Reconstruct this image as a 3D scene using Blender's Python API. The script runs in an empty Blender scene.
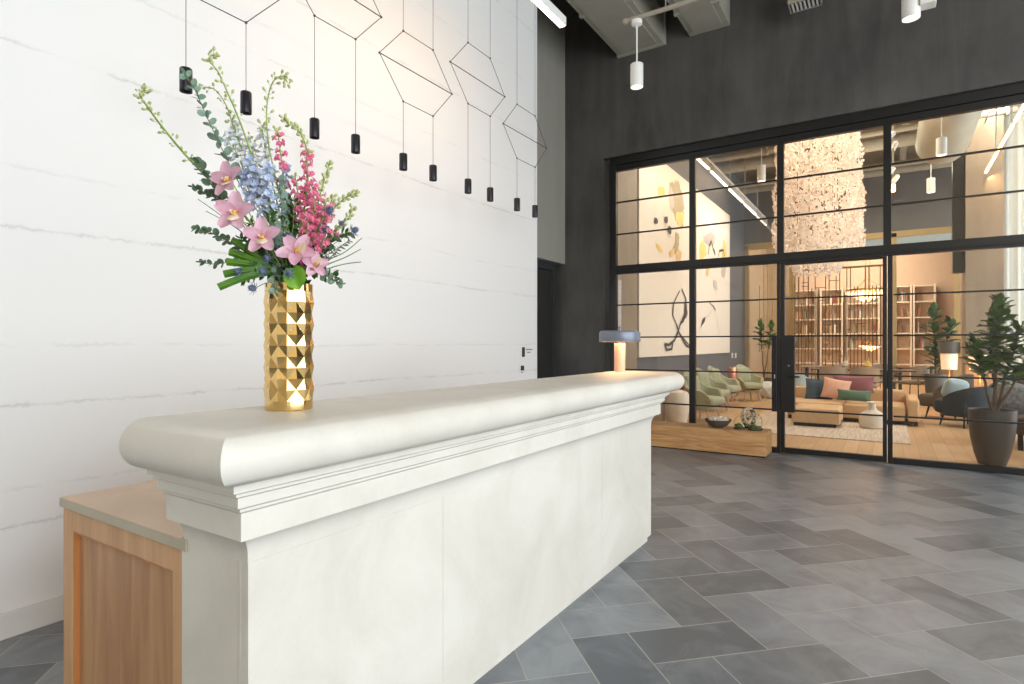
import bpy, math, random
from mathutils import Vector, Matrix
PI = math.pi
rnd = random.Random(7)
SC = bpy.context.scene
COL = SC.collection
# ------------------------------------------------------------------ camera
FPX = 582.4
TH = math.radians(32.85)
CH = 1.32
S_, C_ = math.sin(TH), math.cos(TH)
cam = bpy.data.cameras.new('camera'); cam.sensor_width = 36; cam.lens = 36*FPX/1024
cam.shift_y = 2/1024; cam.clip_start = 0.05; cam.clip_end = 200
camo = bpy.data.objects.new('camera', cam); COL.objects.link(camo)
camo.location = (0, 0, CH); camo.rotation_euler = (PI/2, 0, TH)
SC.camera = camo
SC.view_settings.view_transform = 'Standard'; SC.view_settings.look = 'None'
SC.view_settings.gamma = 1; SC.view_settings.use_curve_mapping = False
SC.view_settings.exposure = 0.0

def ray(px, py):
    r = (px-512)/FPX; u = (344-py)/FPX
    return (-S_+r*C_, C_+r*S_, u)
def onY(px, py, y):
    d = ray(px, py); t = y/d[1]; return Vector((t*d[0], y, CH+t*d[2]))
def onX(px, py, x):
    d = ray(px, py); t = x/d[0]; return Vector((x, t*d[1], CH+t*d[2]))
def onZ(px, py, z=0.0):
    d = ray(px, py); t = (z-CH)/d[2]; return Vector((t*d[0], t*d[1], z))

# ------------------------------------------------------------------ materials
def lin(c):
    o = []
    for v in c[:3]:
        v = v/255.0
        o.append(v/12.92 if v <= 0.04045 else ((v+0.055)/1.055)**2.4)
    return (o[0], o[1], o[2], 1)
class NT:
    def __init__(s, name):
        s.m = bpy.data.materials.new(name); s.m.use_nodes = True
        s.t = s.m.node_tree; s.n = s.t.nodes
        s.p = s.n['Principled BSDF']; s.out = s.n['Material Output']
    def node(s, typ, **kw):
        n = s.n.new(typ)
        for k, v in kw.items():
            if k in n.inputs.keys(): n.inputs[k].default_value = v
            else: setattr(n, k, v)
        return n
    def link(s, a, b): s.t.links.new(a, b)
    def coords(s, scale=(1, 1, 1), rot=(0, 0, 0), loc=(0, 0, 0)):
        tc = s.node('ShaderNodeTexCoord'); mp = s.node('ShaderNodeMapping')
        mp.inputs['Scale'].default_value = scale; mp.inputs['Rotation'].default_value = rot
        mp.inputs['Location'].default_value = loc
        s.link(tc.outputs['Object'], mp.inputs['Vector']); return mp.outputs[0]
    def noise(s, vec, scale, detail=4, rough=.55, dist=0):
        n = s.node('ShaderNodeTexNoise'); n.inputs['Scale'].default_value = scale
        n.inputs['Detail'].default_value = detail; n.inputs['Roughness'].default_value = rough
        n.inputs['Distortion'].default_value = dist
        s.link(vec, n.inputs['Vector']); return n.outputs['Fac']
    def ramp(s, fac, stops):
        r = s.node('ShaderNodeValToRGB'); e = r.color_ramp.elements
        while len(e) < len(stops): e.new(.5)
        for i, (p, c) in enumerate(stops): e[i].position = p; e[i].color = c
        s.link(fac, r.inputs['Fac']); return r.outputs['Color']
    def bump(s, h, strength=.3, dist=.01):
        b = s.node('ShaderNodeBump'); b.inputs['Strength'].default_value = strength
        b.inputs['Distance'].default_value = dist
        s.link(h, b.inputs['Height']); s.link(b.outputs[0], s.p.inputs['Normal']); return b
    def base(s, out): s.link(out, s.p.inputs['Base Color'])
def basic(name, c, rough=.5, metal=0, var=.06, scale=8, bump=0, stretch=(1, 1, 1), spec=.5, trans=0, sheen=0):
    m = NT(name); l = lin(c)
    lo = tuple(x*(1-var) for x in l[:3])+(1,); hi = tuple(min(1, x*(1+var)) for x in l[:3])+(1,)
    f = m.noise(m.coords(stretch), scale)
    m.base(m.ramp(f, [(.3, lo), (.7, hi)]))
    m.p.inputs['Roughness'].default_value = rough; m.p.inputs['Metallic'].default_value = metal
    m.p.inputs['Specular IOR Level'].default_value = spec
    if sheen: m.p.inputs['Sheen Weight'].default_value = sheen
    if bump:
        f2 = m.noise(m.coords(stretch), scale*6, 5); m.bump(f2, bump, .005)
    if trans:
        tr = m.node('ShaderNodeBsdfTranslucent'); tr.inputs['Color'].default_value = l
        mx = m.node('ShaderNodeMixShader'); mx.inputs[0].default_value = trans
        m.link(m.p.outputs[0], mx.inputs[1]); m.link(tr.outputs[0], mx.inputs[2]); m.link(mx.outputs[0], m.out.inputs[0])
    return m.m
def emit(name, c, strength, base=(255, 255, 255)):
    m = NT(name); m.p.inputs['Base Color'].default_value = lin(base)
    m.p.inputs['Emission Color'].default_value = lin(c); m.p.inputs['Emission Strength'].default_value = strength
    return m.m
def wood(name, a, b, rough=.45, axis='Z', scale=3, knots=0):
    m = NT(name)
    st = {'Z': (5, 5, .45), 'Y': (5, .45, 5), 'X': (.45, 5, 5)}[axis]
    v = m.coords(st)
    f = m.noise(v, scale, 5, .55, .9 if not knots else 2.2)
    g = m.noise(m.coords(tuple(x*9 if x > 1 else x*3 for x in st)), scale*2, 4, .6)
    mx = m.node('ShaderNodeMath', operation='MULTIPLY_ADD'); mx.inputs[1].default_value = .3
    f2 = m.node('ShaderNodeMath', operation='MULTIPLY'); f2.inputs[1].default_value = .7
    m.link(f, f2.inputs[0]); m.link(g, mx.inputs[0]); m.link(f2.outputs[0], mx.inputs[2])
    m.base(m.ramp(mx.outputs[0], [(.34, lin(a)), (.62, lin(b))]))
    m.p.inputs['Roughness'].default_value = rough
    m.bump(g, .1, .002)
    return m.m

def stone(name, c1, c2, rough=.45):
    m = NT(name); v = m.coords()
    f = m.noise(v, 2.2, 7, .62, .6); g = m.noise(v, 60, 3, .6)
    mx = m.node('ShaderNodeMath', operation='MULTIPLY_ADD'); mx.inputs[1].default_value = .12
    m.link(g, mx.inputs[0]); m.link(f, mx.inputs[2])
    m.base(m.ramp(mx.outputs[0], [(.4, lin(c1)), (.72, lin(c2))]))
    m.p.inputs['Roughness'].default_value = rough; m.bump(g, .04, .002)
    return m.m
M_STONE = stone('limestone', (208, 202, 190), (222, 217, 206), .5)
M_JOINT = basic('stone_joint', (188, 182, 168), .7)
M_CABTOP = stone('cabinet_top_stone', (208, 180, 152), (222, 196, 168), .45)
M_CABEDGE = stone('cabinet_edge_stone', (178, 168, 146), (192, 182, 160), .5)
M_OAK = wood('oak_panel', (162, 118, 80), (194, 150, 108), .5)
M_OAKF = wood('oak_frame', (192, 146, 104), (214, 170, 126), .5)
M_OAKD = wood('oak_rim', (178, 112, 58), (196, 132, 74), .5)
M_BEAM = wood('timber_beam', (170, 116, 66), (226, 178, 122), .6, 'X', 2.4, 1)
M_BLACK = basic('black_steel', (30, 29, 28), .35, 0, .1, 5)
M_BLACKM = basic('black_anodised', (58, 58, 64), .3, .7, .05)
M_WIRE = basic('dark_wire', (60, 56, 54), .5)
M_CABLE = basic('grey_cable', (104, 100, 96), .5)
M_WHITEM = basic('white_enamel', (226, 224, 218), .4, 0, .02)
M_GREYM = basic('grey_enamel', (120, 126, 140), .35, .3, .04)
M_BRASS = basic('brushed_brass', (196, 150, 80), .3, .9, .06)
M_COPPER = basic('pink_copper', (226, 150, 118), .25, .7, .06)
M_DUCT = basic('galvanised_duct_painted', (178, 174, 158), .55, .1, .06, 3)
M_CEIL = basic('dark_ceiling_paint', (70, 66, 60), .8, 0, .15, 2)
M_PIPE = basic('pipe_paint', (158, 150, 134), .55, 0, .08)
M_BEIGE = basic('return_wall_plaster', (158, 154, 143), .7, 0, .05, 1.5, .05, (3, 3, .4))
M_DOORD = basic('dark_door', (48, 45, 42), .45, 0, .12, 3)
M_FRAMED = basic('dark_door_frame', (58, 62, 62), .35, .2, .06)
M_GOLD = NT('polished_gold'); M_GOLD.p.inputs['Base Color'].default_value = lin((230, 194, 128)); M_GOLD.p.inputs['Metallic'].default_value = 1
M_GOLD.p.inputs['Roughness'].default_value = .12; M_GOLD.bump(M_GOLD.noise(M_GOLD.coords(), 40), .06, .003); M_GOLD = M_GOLD.m

def plaster():
    m = NT('white_board_formed_wall'); tc = m.node('ShaderNodeTexCoord')
    sep = m.node('ShaderNodeSeparateXYZ'); m.link(tc.outputs['Object'], sep.inputs[0])
    v = m.coords((1, 1, 1))
    wob = m.noise(v, 1.3, 2); jit = m.noise(m.coords((1, 3, 3)), 9, 5, .7)
    total = None; body = None
    for k, z in enumerate((.49, .66, 1.035, 1.312, 1.855, 2.13, 2.692, 3.14, 3.62, 4.2, 4.8)):
        a = m.node('ShaderNodeMath', operation='MULTIPLY_ADD'); a.inputs[1].default_value = .05; a.inputs[2].default_value = -z-.025
        m.link(wob, a.inputs[0])
        b = m.node('ShaderNodeMath', operation='MULTIPLY_ADD'); b.inputs[1].default_value = .05; b.inputs[2].default_value = -.025
        m.link(jit, b.inputs[0])
        s1 = m.node('ShaderNodeMath', operation='ADD'); m.link(a.outputs[0], s1.inputs[0]); m.link(b.outputs[0], s1.inputs[1])
        d = m.node('ShaderNodeMath', operation='ADD'); m.link(sep.outputs['Z'], d.inputs[0]); m.link(s1.outputs[0], d.inputs[1])
        ab = m.node('ShaderNodeMath', operation='ABSOLUTE'); m.link(d.outputs[0], ab.inputs[0])
        mr = m.node('ShaderNodeMapRange'); mr.inputs['From Min'].default_value = 0; mr.inputs['From Max'].default_value = .011
        mr.inputs['To Min'].default_value = (1, .5)[k % 2]; mr.inputs['To Max'].default_value = 0; m.link(ab.outputs[0], mr.inputs['Value'])
        if total is None: total = mr.outputs[0]
        else:
            q = m.node('ShaderNodeMath', operation='ADD'); m.link(total, q.inputs[0]); m.link(mr.outputs[0], q.inputs[1]); total = q.outputs[0]
    patch = m.noise(m.coords((1, 1, 2)), 5, 4)
    pr = m.ramp(patch, [(.42, (.1, .1, .1, 1)), (.58, (1, 1, 1, 1))])
    tm = m.node('ShaderNodeMath', operation='MULTIPLY'); m.link(total, tm.inputs[0]); m.link(pr, tm.inputs[1])
    br = m.node('ShaderNodeMix', data_type='RGBA')
    m.link(tm.outputs[0], br.inputs['Factor']); br.inputs['A'].default_value = lin((232, 231, 229)); br.inputs['B'].default_value = lin((213, 211, 208))
    m.base(br.outputs['Result'])
    fine = m.noise(v, 14, 5)
    h = m.node('ShaderNodeMath', operation='MULTIPLY_ADD'); h.inputs[1].default_value = -.9; m.link(tm.outputs[0], h.inputs[0]); 
    f3 = m.node('ShaderNodeMath', operation='MULTIPLY'); f3.inputs[1].default_value = .25; m.link(fine, f3.inputs[0]); m.link(f3.outputs[0], h.inputs[2])
    m.bump(h.outputs[0], .34, .007); m.p.inputs['Roughness'].default_value = .75
    return m.m
M_WALL = plaster()
def concrete(name, a, b, st=(2.2, 2.2, .35), rough=.6):
    m = NT(name); v = m.coords(st)
    f = m.noise(v, 1.6, 8, .62, .8); g = m.noise(m.coords((1, 1, 1)), 1.1, 5, .6)
    mx = m.node('ShaderNodeMath', operation='ADD'); m.link(f, mx.inputs[0]); m.link(g, mx.inputs[1])
    hv = m.node('ShaderNodeMath', operation='MULTIPLY'); hv.inputs[1].default_value = .5; m.link(mx.outputs[0], hv.inputs[0])
    m.base(m.ramp(hv.outputs[0], [(.34, lin(a)), (.68, lin(b))]))
    m.p.inputs['Roughness'].default_value = rough; m.bump(f, .08, .004)
    return m.m
M_DARKW = concrete('dark_plaster', (60, 58, 56), (94, 90, 86))
M_DARKH = concrete('lounge_header_wall', (100, 96, 92), (122, 117, 112))
M_LWALL = concrete('lounge_grey_wall', (92, 92, 96), (112, 112, 116))
M_CONC = concrete('brown_concrete', (128, 114, 98), (158, 142, 122))
M_LINER = basic('painted_white_wall', (220, 219, 215), .8, 0, .02)
def tilemat():
    m = NT('slate_floor_tile')
    at = m.node('ShaderNodeAttribute'); at.attribute_name = 'tilevar'
    v = m.coords((1, 1, 1)); f = m.noise(v, 3.2, 7, .62, 1.0)
    s = m.node('ShaderNodeMath', operation='MULTIPLY_ADD'); s.inputs[1].default_value = .32
    m.link(at.outputs['Fac'], s.inputs[0]); 
    f2 = m.node('ShaderNodeMath', operation='MULTIPLY'); f2.inputs[1].default_value = .68; m.link(f, f2.inputs[0]); m.link(f2.outputs[0], s.inputs[2])
    m.base(m.ramp(s.outputs[0], [(.32, lin((92, 97, 104))), (.66, lin((144, 149, 155)))]))
    r = m.node('ShaderNodeMapRange'); r.inputs['To Min'].default_value = .28; r.inputs['To Max'].default_value = .44
    m.link(f, r.inputs['Value']); m.link(r.outputs[0], m.p.inputs['Roughness'])
    m.bump(f, .02, .002); m.p.inputs['Specular IOR Level'].default_value = .55
    return m.m
M_TILE = tilemat()
M_GROUT = basic('pale_grout', (176, 173, 166), .9)
def plank():
    m = NT('oak_plank_floor'); v = m.coords((1, 1, 1), (0, 0, PI/2))
    b = m.node('ShaderNodeTexBrick'); b.inputs['Scale'].default_value = 1; b.inputs['Brick Width'].default_value = 1.6
    b.inputs['Row Height'].default_value = .16; b.inputs['Mortar Size'].default_value = .002; b.offset = .37
    b.inputs['Color1'].default_value = lin((196, 158, 116)); b.inputs['Color2'].default_value = lin((212, 176, 136)); b.inputs['Mortar'].default_value = lin((150, 105, 66))
    m.link(v, b.inputs['Vector'])
    f = m.noise(m.coords((8, .6, 1)), 3, 5)
    mx = m.node('ShaderNodeMix', data_type='RGBA', blend_type='MULTIPLY'); mx.inputs['Factor'].default_value = .5
    m.link(b.outputs['Color'], mx.inputs['A']); m.link(m.ramp(f, [(.3, (.75, .72, .7, 1)), (.7, (1, 1, 1, 1))]), mx.inputs['B'])
    m.base(mx.outputs['Result']); m.p.inputs['Roughness'].default_value = .4
    return m.m
M_PLANK = plank()
def glassm(name, tint=(.97, .98, .97, 1), ior=1.4):
    m = NT(name); m.n.remove(m.p)
    tr = m.node('ShaderNodeBsdfTransparent'); tr.inputs[0].default_value = tint
    gl = m.node('ShaderNodeBsdfGlossy'); gl.inputs['Roughness'].default_value = .02
    fr = m.node('ShaderNodeFresnel'); fr.inputs[0].default_value = ior
    mx = m.node('ShaderNodeMixShader'); m.link(fr.outputs[0], mx.inputs[0]); m.link(tr.outputs[0], mx.inputs[1]); m.link(gl.outputs[0], mx.inputs[2])
    m.link(mx.outputs[0], m.out.inputs[0]); return m.m
M_GLASS = glassm('clear_pane')
M_GLASSB = glassm('cloche_glass', (.97, .99, .97, 1), 1.06)

# ------------------------------------------------------------------ mesh helper
class MB:
    def __init__(s): s.v = []; s.f = []; s.mi = []
    def add(s, vs, fs, mi=0, mat=None):
        o = len(s.v)
        for p in vs:
            p = Vector(p)
            s.v.append(tuple(mat @ p if mat else p))
        for f in fs: s.f.append(tuple(i+o for i in f)); s.mi.append(mi)
        return s
    def box(s, x0, x1, y0, y1, z0, z1, mi=0, mat=None):
        v = [(x0, y0, z0), (x1, y0, z0), (x1, y1, z0), (x0, y1, z0), (x0, y0, z1), (x1, y0, z1), (x1, y1, z1), (x0, y1, z1)]
        return s.add(v, [(0, 3, 2, 1), (4, 5, 6, 7), (0, 1, 5, 4), (1, 2, 6, 5), (2, 3, 7, 6), (3, 0, 4, 7)], mi, mat)
    def lathe(s, prof, n=24, c=(0, 0, 0), mi=0, mat=None, caps=True):
        v = []; f = []
        for r, z in prof:
            for k in range(n):
                a = 2*PI*k/n; v.append((c[0]+r*math.cos(a), c[1]+r*math.sin(a), c[2]+z))
        for j in range(len(prof)-1):
            for k in range(n):
                k2 = (k+1) % n; f.append((j*n+k, j*n+k2, (j+1)*n+k2, (j+1)*n+k))
        if caps:
            f.append(tuple(range(n))[::-1]); o = (len(prof)-1)*n; f.append(tuple(range(o, o+n)))
        return s.add(v, f, mi, mat)
    def cyl(s, c, r, z0, z1, n=20, mi=0): return s.lathe([(r, z0), (r, z1)], n, (c[0], c[1], 0), mi)
    def tube(s, pts, r, n=8, mi=0):
        pts = [Vector(p) for p in pts]; N = len(pts)
        if not isinstance(r, (list, tuple)): r = [r]*N
        v = []; f = []; ref = None
        for i, p in enumerate(pts):
            t = (pts[min(i+1, N-1)]-pts[max(i-1, 0)])
            t = t.normalized() if t.length > 1e-9 else Vector((0, 0, 1))
            if ref is None: ref = Vector((0, 0, 1)) if abs(t.z) < .9 else Vector((1, 0, 0))
            a = t.cross(ref)
            a = a.normalized() if a.length > 1e-6 else t.orthogonal().normalized()
            b = t.cross(a).normalized(); ref = a.cross(t).normalized()
            for k in range(n):
                an = 2*PI*k/n; v.append(p+(a*math.cos(an)+b*math.sin(an))*r[i])
        for i in range(N-1):
            for k in range(n):
                k2 = (k+1) % n; f.append((i*n+k, i*n+k2, (i+1)*n+k2, (i+1)*n+k))
        f.append(tuple(range(n))[::-1]); f.append(tuple(range((N-1)*n, N*n)))
        return s.add(v, f, mi)
    def ball(s, c, r, n=10, m=6, sc=(1, 1, 1), mi=0, mat=None):
        prof = []
        v = []; f = []
        for j in range(m+1):
            a = -PI/2+PI*j/m
            for k in range(n):
                b = 2*PI*k/n; v.append((c[0]+r*sc[0]*math.cos(a)*math.cos(b), c[1]+r*sc[1]*math.cos(a)*math.sin(b), c[2]+r*sc[2]*math.sin(a)))
        for j in range(m):
            for k in range(n):
                k2 = (k+1) % n; f.append((j*n+k, j*n+k2, (j+1)*n+k2, (j+1)*n+k))
        return s.add(v, f, mi, mat)
    def grid(s, fn, nu, nv, mi=0, mat=None, thick=0):
        v = [fn(i/nu, j/nv) for j in range(nv+1) for i in range(nu+1)]
        f = [(j*(nu+1)+i, j*(nu+1)+i+1, (j+1)*(nu+1)+i+1, (j+1)*(nu+1)+i) for j in range(nv) for i in range(nu)]
        return s.add(v, f, mi, mat)
    def puff(s, x0, x1, y0, y1, z0, z1, r=.04, bulge=.0, mi=0, mat=None, n=8):
        # rounded soft box: superellipsoid-like grid box
        c = Vector(((x0+x1)/2, (y0+y1)/2, (z0+z1)/2)); h = Vector(((x1-x0)/2, (y1-y0)/2, (z1-z0)/2))
        idx = {}; vs = []; fs = []
        def vert(p):
            key = tuple(round(q, 5) for q in p)
            if key not in idx:
                q = Vector(p); w = Vector((q.x*h.x, q.y*h.y, q.z*h.z))
                inner = Vector((max(-h.x+r, min(h.x-r, w.x)), max(-h.y+r, min(h.y-r, w.y)), max(-h.z+r, min(h.z-r, w.z))))
                d = w-inner
                if d.length > 1e-7: w = inner+d.normalized()*r
                if bulge:
                    w += Vector((q.x*(1-q.y*q.y)*(1-q.z*q.z)*bulge, q.y*(1-q.x*q.x)*(1-q.z*q.z)*bulge, q.z*(1-q.x*q.x)*(1-q.y*q.y)*bulge))
                idx[key] = len(vs); vs.append(c+w)
            return idx[key]
        def par(i, hh):  # denser near the edges
            t = -1+2*i/n
            return math.copysign(abs(t)**.6, t) if t else 0
        for ax in range(3):
            for sg in (-1, 1):
                for i in range(n):
                    for j in range(n):
                        q = []
                        for (a, b) in ((i, j), (i+1, j), (i+1, j+1), (i, j+1)):
                            p = [0, 0, 0]; p[ax] = sg; p[(ax+1) % 3] = par(a, 0)*1.0; p[(ax+2) % 3] = par(b, 0)
                            q.append(vert(p))
                        fs.append(tuple(q) if sg > 0 else tuple(q[::-1]))
        return s.add(vs, fs, mi, mat)
    def build(s, name, mats, parent=None, smooth=False, bevel=0, local=True, angle=35):
        me = bpy.data.meshes.new(name); me.from_pydata(s.v, [], s.f)
        if not isinstance(mats, (list, tuple)): mats = [mats]
        for m in mats: me.materials.append(m)
        me.polygons.foreach_set('material_index', s.mi); me.update()
        if smooth:
            me.polygons.foreach_set('use_smooth', [True]*len(me.polygons)); me.set_sharp_from_angle(angle=math.radians(angle))
        o = bpy.data.objects.new(name, me); COL.objects.link(o)
        if parent is not None: o.parent = parent
        if bevel:
            b = o.modifiers.new('bevel', 'BEVEL'); b.width = bevel; b.segments = 2; b.limit_method = 'ANGLE'
        return o
def tag(o, label=None, cat=None, group=None, kind=None):
    if label: o['label'] = label
    if cat: o['category'] = cat
    if group: o['group'] = group
    if kind: o['kind'] = kind
    return o
def empty(name, loc, label, cat, group=None, rz=0, kind=None):
    o = bpy.data.objects.new(name, None); COL.objects.link(o); o.location = loc; o.rotation_euler = (0, 0, rz)
    o.empty_display_size = .1
    return tag(o, label, cat, group, kind)
def copy_tree(o, parent=None):
    c = o.copy(); COL.objects.link(c)
    if parent is not None: c.parent = parent
    for ch in list(KIDS(o)): copy_tree(ch, c)
    return c
def KIDS(o): return [x for x in bpy.data.objects if x.parent == o]
def struct(o, label, cat): return tag(o, label, cat, kind='structure')
def alight(name, loc, size, power, color, rot=(0, 0, 0), sy=None, spread=None):
    l = bpy.data.lights.new(name, 'AREA'); l.energy = power; l.color = lin(color)[:3]; l.size = size
    if sy: l.shape = 'RECTANGLE'; l.size_y = sy
    if spread: l.spread = spread
    o = bpy.data.objects.new(name, l); COL.objects.link(o); o.location = loc; o.rotation_euler = rot; return o
def plight(name, loc, power, color, r=.05):
    l = bpy.data.lights.new(name, 'POINT'); l.energy = power; l.color = lin(color)[:3]; l.shadow_soft_size = r
    o = bpy.data.objects.new(name, l); COL.objects.link(o); o.location = loc; return o
def slight(name, loc, power, color, angle=60, r=.04, rot=(0, 0, 0), blend=.6):
    l = bpy.data.lights.new(name, 'SPOT'); l.energy = power; l.color = lin(color)[:3]; l.shadow_soft_size = r
    l.spot_size = math.radians(angle); l.spot_blend = blend
    o = bpy.data.objects.new(name, l); COL.objects.link(o); o.location = loc; o.rotation_euler = rot; return o
WARM = (255, 226, 190)

# ------------------------------------------------------------------ setting: the lobby
YG = 7.68          # front of the glazed partition
CZ = 6.05          # ceiling height
# floor of herringbone tiles
def floor_tiles():
    w = .268; u0 = .005; v0 = .082; g = .0034; b = MB(); var = []
    b.box(-4.4, 4.8, -4.0, 7.72, -.12, -.0008, 1); var += [0]*6
    def cell(u, v):
        return ((u-v)/math.sqrt(2), (u+v)/math.sqrt(2))
    def tile(ua, ub, va, vb):
        ps = [cell(ua+g, va+g), cell(ub-g, va+g), cell(ub-g, vb-g), cell(ua+g, vb-g)]
        if all(p[0] < -4.3 or p[0] > 4.7 or p[1] < -3.9 or p[1] > 7.7 for p in ps): return
        ps = [(max(-4.35, min(4.75, x)), max(-3.95, min(7.70, y))) for x, y in ps]
        b.add([(x, y, -.0015) for x, y in ps]+[(x, y, 0) for x, y in ps], [(4, 5, 6, 7), (0, 1, 5, 4), (1, 2, 6, 5), (2, 3, 7, 6), (3, 0, 4, 7)])
        t = rnd.random(); var.extend([t]*5)
    for i in range(-26, 48):
        for j in range(-26, 48):
            u = i*w+u0; v = j*w+v0; x, y = cell(u, v)
            if x < -5 or x > 5.2 or y < -4.6 or y > 8.2: continue
            k = (i+j) % 4
            if k == 0: tile(u, u+2*w, v, v+w)
            elif k == 2: tile(u, u+w, v, v+2*w)
    o = b.build('floor', [M_TILE, M_GROUT])
    a = o.data.attributes.new('tilevar', 'FLOAT', 'FACE'); a.data.foreach_set('value', var[:len(o.data.polygons)])
    struct(o, 'grey slate tile floor laid in herringbone around the stone desk', 'floor')
floor_tiles()
struct(MB().box(-4.4, 4.8, 7.72, 25.6, -.12, 0).build('floor', M_PLANK), 'warm oak plank floor of the lounge beyond the glass', 'floor')
struct(MB().box(-3.98, -3.33, -4.0, 5.68, 0, CZ).build('wall_left', M_WALL), 'tall white board-marked wall behind the reception desk', 'wall')
struct(MB().box(-3.33, -3.312, -4.0, 5.68, 0, .115).build('baseboard_left', M_LINER, bevel=.003), 'low white baseboard along the white wall', 'baseboard')
b = MB(); b.box(-4.2, -3.98, 5.4, 7.6, 2.49, CZ); b.box(-4.4, -4.2, 5.4, 7.72, 0, CZ)
struct(b.build('wall_side', M_BEIGE), 'pale beige plaster return wall above the dark side door', 'wall')
# dark wall with the glazed opening
b = MB(); XL = -3.385; XR = 2.3; ZT = 3.935
b.box(-4.4, XL, 7.6, 7.8, 0, CZ); b.box(XL, XR, 7.6, 7.8, ZT, CZ); b.box(XR, 4.8, 7.6, 7.8, 0, CZ)
struct(b.build('wall_back', M_DARKW), 'charcoal plaster wall surrounding the black glazed partition', 'wall')
struct(MB().box(-4.4, 4.8, -4.0, 7.8, CZ, CZ+.15).build('ceiling', M_CEIL), 'dark painted ceiling high above the lobby', 'ceiling')
struct(MB().box(-4.4, 4.8, -4.15, -4.0, 0, CZ).build('wall_front', basic('entry_wall_paint', (212, 198, 174), .8)), 'plain pale taupe wall closing the lobby behind the viewer', 'wall')
b = MB(); WY0, WY1, WZ0, WZ1 = -3.6, 5.3, .25, 5.2
b.box(4.8, 5.0, -4.15, WY0, 0, CZ); b.box(4.8, 5.0, WY1, 7.8, 0, CZ); b.box(4.8, 5.0, WY0, WY1, 0, WZ0); b.box(4.8, 5.0, WY0, WY1, WZ1, CZ)
struct(b.build('wall_right', M_LINER), 'white street-side wall with a wide daylight window', 'wall')
fr = empty('window_1', (4.85, 0, 0), 'tall street-side window of black steel bars', 'window', kind='structure')
for k in range(6):
    y = WY0+(WY1-WY0)*k/5; MB().box(-.03, .05, y-.03, y+.03, WZ0, WZ1).build('window_frame', M_BLACK, fr)
# side door in the recess
d = empty('door_1', (-4.0, 6.79, 0), 'dark side door in the recess left of the charcoal wall', 'door', kind='structure')
MB().box(-.14, -.10, -.45, .60, .01, 2.38).build('door_leaf', M_DOORD, d, bevel=.004)
b = MB(); b.box(-.16, -.06, .60, .67, 0, 2.49); b.box(-.16, -.06, -.45, .60, 2.38, 2.49); b.box(-.19, -.14, .67, .80, 0, 2.49)
b.build('door_frame', M_FRAMED, d, bevel=.003)
MB().box(-.135, -.095, .675, .685, 0, 2.4).build('glazing_strip', M_GREYM, d)

# ------------------------------------------------------------------ glazed partition
G = empty('window_2', (0, YG, 0), 'black steel framed glass partition between lobby and lounge', 'window', kind='structure')
T = .07
def gbox(name, x0, x1, z0, z1, y0=0, y1=T, mat=M_BLACK, par=None, bev=.003):
    return MB().box(x0, x1, y0, y1, z0, z1).build(name, mat, par or G, bevel=bev)
gbox('frame', -3.30, -3.215, 0, ZT-.0, -.01, T); gbox('frame', XR-.09, XR, 0, ZT, -.01, T)
gbox('frame', -3.215, XR-.09, 3.75, 3.83); gbox('frame', -3.215, XR-.09, 3.83, ZT, -.03, T+.02)
gbox('jamb_liner', XL+.001, -3.30, 0, ZT-.001, .02, T+.02, M_DARKW)
gbox('transom', -3.215, XR-.09, 2.30, 2.42, -.008, T)
gbox('transom_rail', -3.215, XR-.09, 2.325, 2.345, -.02, -.008)
MUL = [-2.155, -1.095, -.007]
for k, x in enumerate(MUL):
    gbox('mullion', x-.038, x+.038, 2.42, 3.75)
    if k == 0: gbox('mullion', x-.038, x+.038, 0, 2.30)
    elif k == 1:
        gbox('mullion', x-.038, x-.002, 0, 2.30)
    else:
        gbox('mullion', x+.003, x+.05, 0, 2.30)
for a, bb in ((-3.215, -2.193), (-2.117, -1.133), (.043, XR-.09)): gbox('bottom_rail', a, bb, 0, .065)
ZU = (3.313, 2.863); ZLm = (1.867, 1.415, .966, .52)
bays_u = [(-3.215, -2.193), (-2.117, -1.133), (-1.057, -.045), (.031, XR-.09)]
for a, bb in bays_u:
    for z in ZU: gbox('muntin', a, bb, z-.009, z+.009, .018, .05, bev=0)
    gbox('pane', a, bb, 2.42, 3.75, .03, .038, M_GLASS, bev=0)
for a, bb in ((-3.215, -2.193), (-2.117, -1.133), (.05, XR-.09)):
    for z in ZLm: gbox('muntin', a, bb, z-.009, z+.009, .018, .05, bev=0)
    gbox('pane', a, bb, .065, 2.30, .03, .038, M_GLASS, bev=0)
gbox('lock_plate', -1.19, -1.133, .50, 1.41, -.012, T+.01)
gbox('lock_keep', -1.162, -1.152, .90, .95, -.018, -.012, M_WHITEM)
D = empty('door_2', (-1.05, YG, 0), 'black steel glass door with dark lock box and lever', 'door', kind='structure')
def dbox(name, x0, x1, z0, z1, y0=.005, y1=T-.005, mat=M_BLACK, bev=.003): return gbox(name, x0, x1, z0, z1, y0, y1, mat, D, bev)
dbox('stile', -.043, 0, .008, 2.295); dbox('stile', 1.0, 1.04, .008, 2.295); dbox('top_rail', 0, 1.0, 2.272, 2.295); dbox('bottom_rail', 0, 1.0, .008, .07)
for z in ZLm: dbox('muntin', 0, 1.0, z-.009, z+.009, .018, .05, bev=0)
dbox('pane', 0, 1.0, .07, 2.272, .03, .038, M_GLASS, 0)
dbox('lock_plate', -.04, .112, .50, 1.41, -.012, T+.01)
h = MB(); h.cyl((0, 0), .02, 0, .05, 16); hm = Matrix.Translation((.05, -.012, .93)) @ Matrix.Rotation(PI/2, 4, 'X')
h2 = MB(); h2.lathe([(.02, 0), (.02, .045)], 16, mat=hm); h2.tube([(.05, -.05, .93), (.17, -.05, .93)], .009, 10); h2.build('door_handle', M_BLACK, D, smooth=True)
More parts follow.
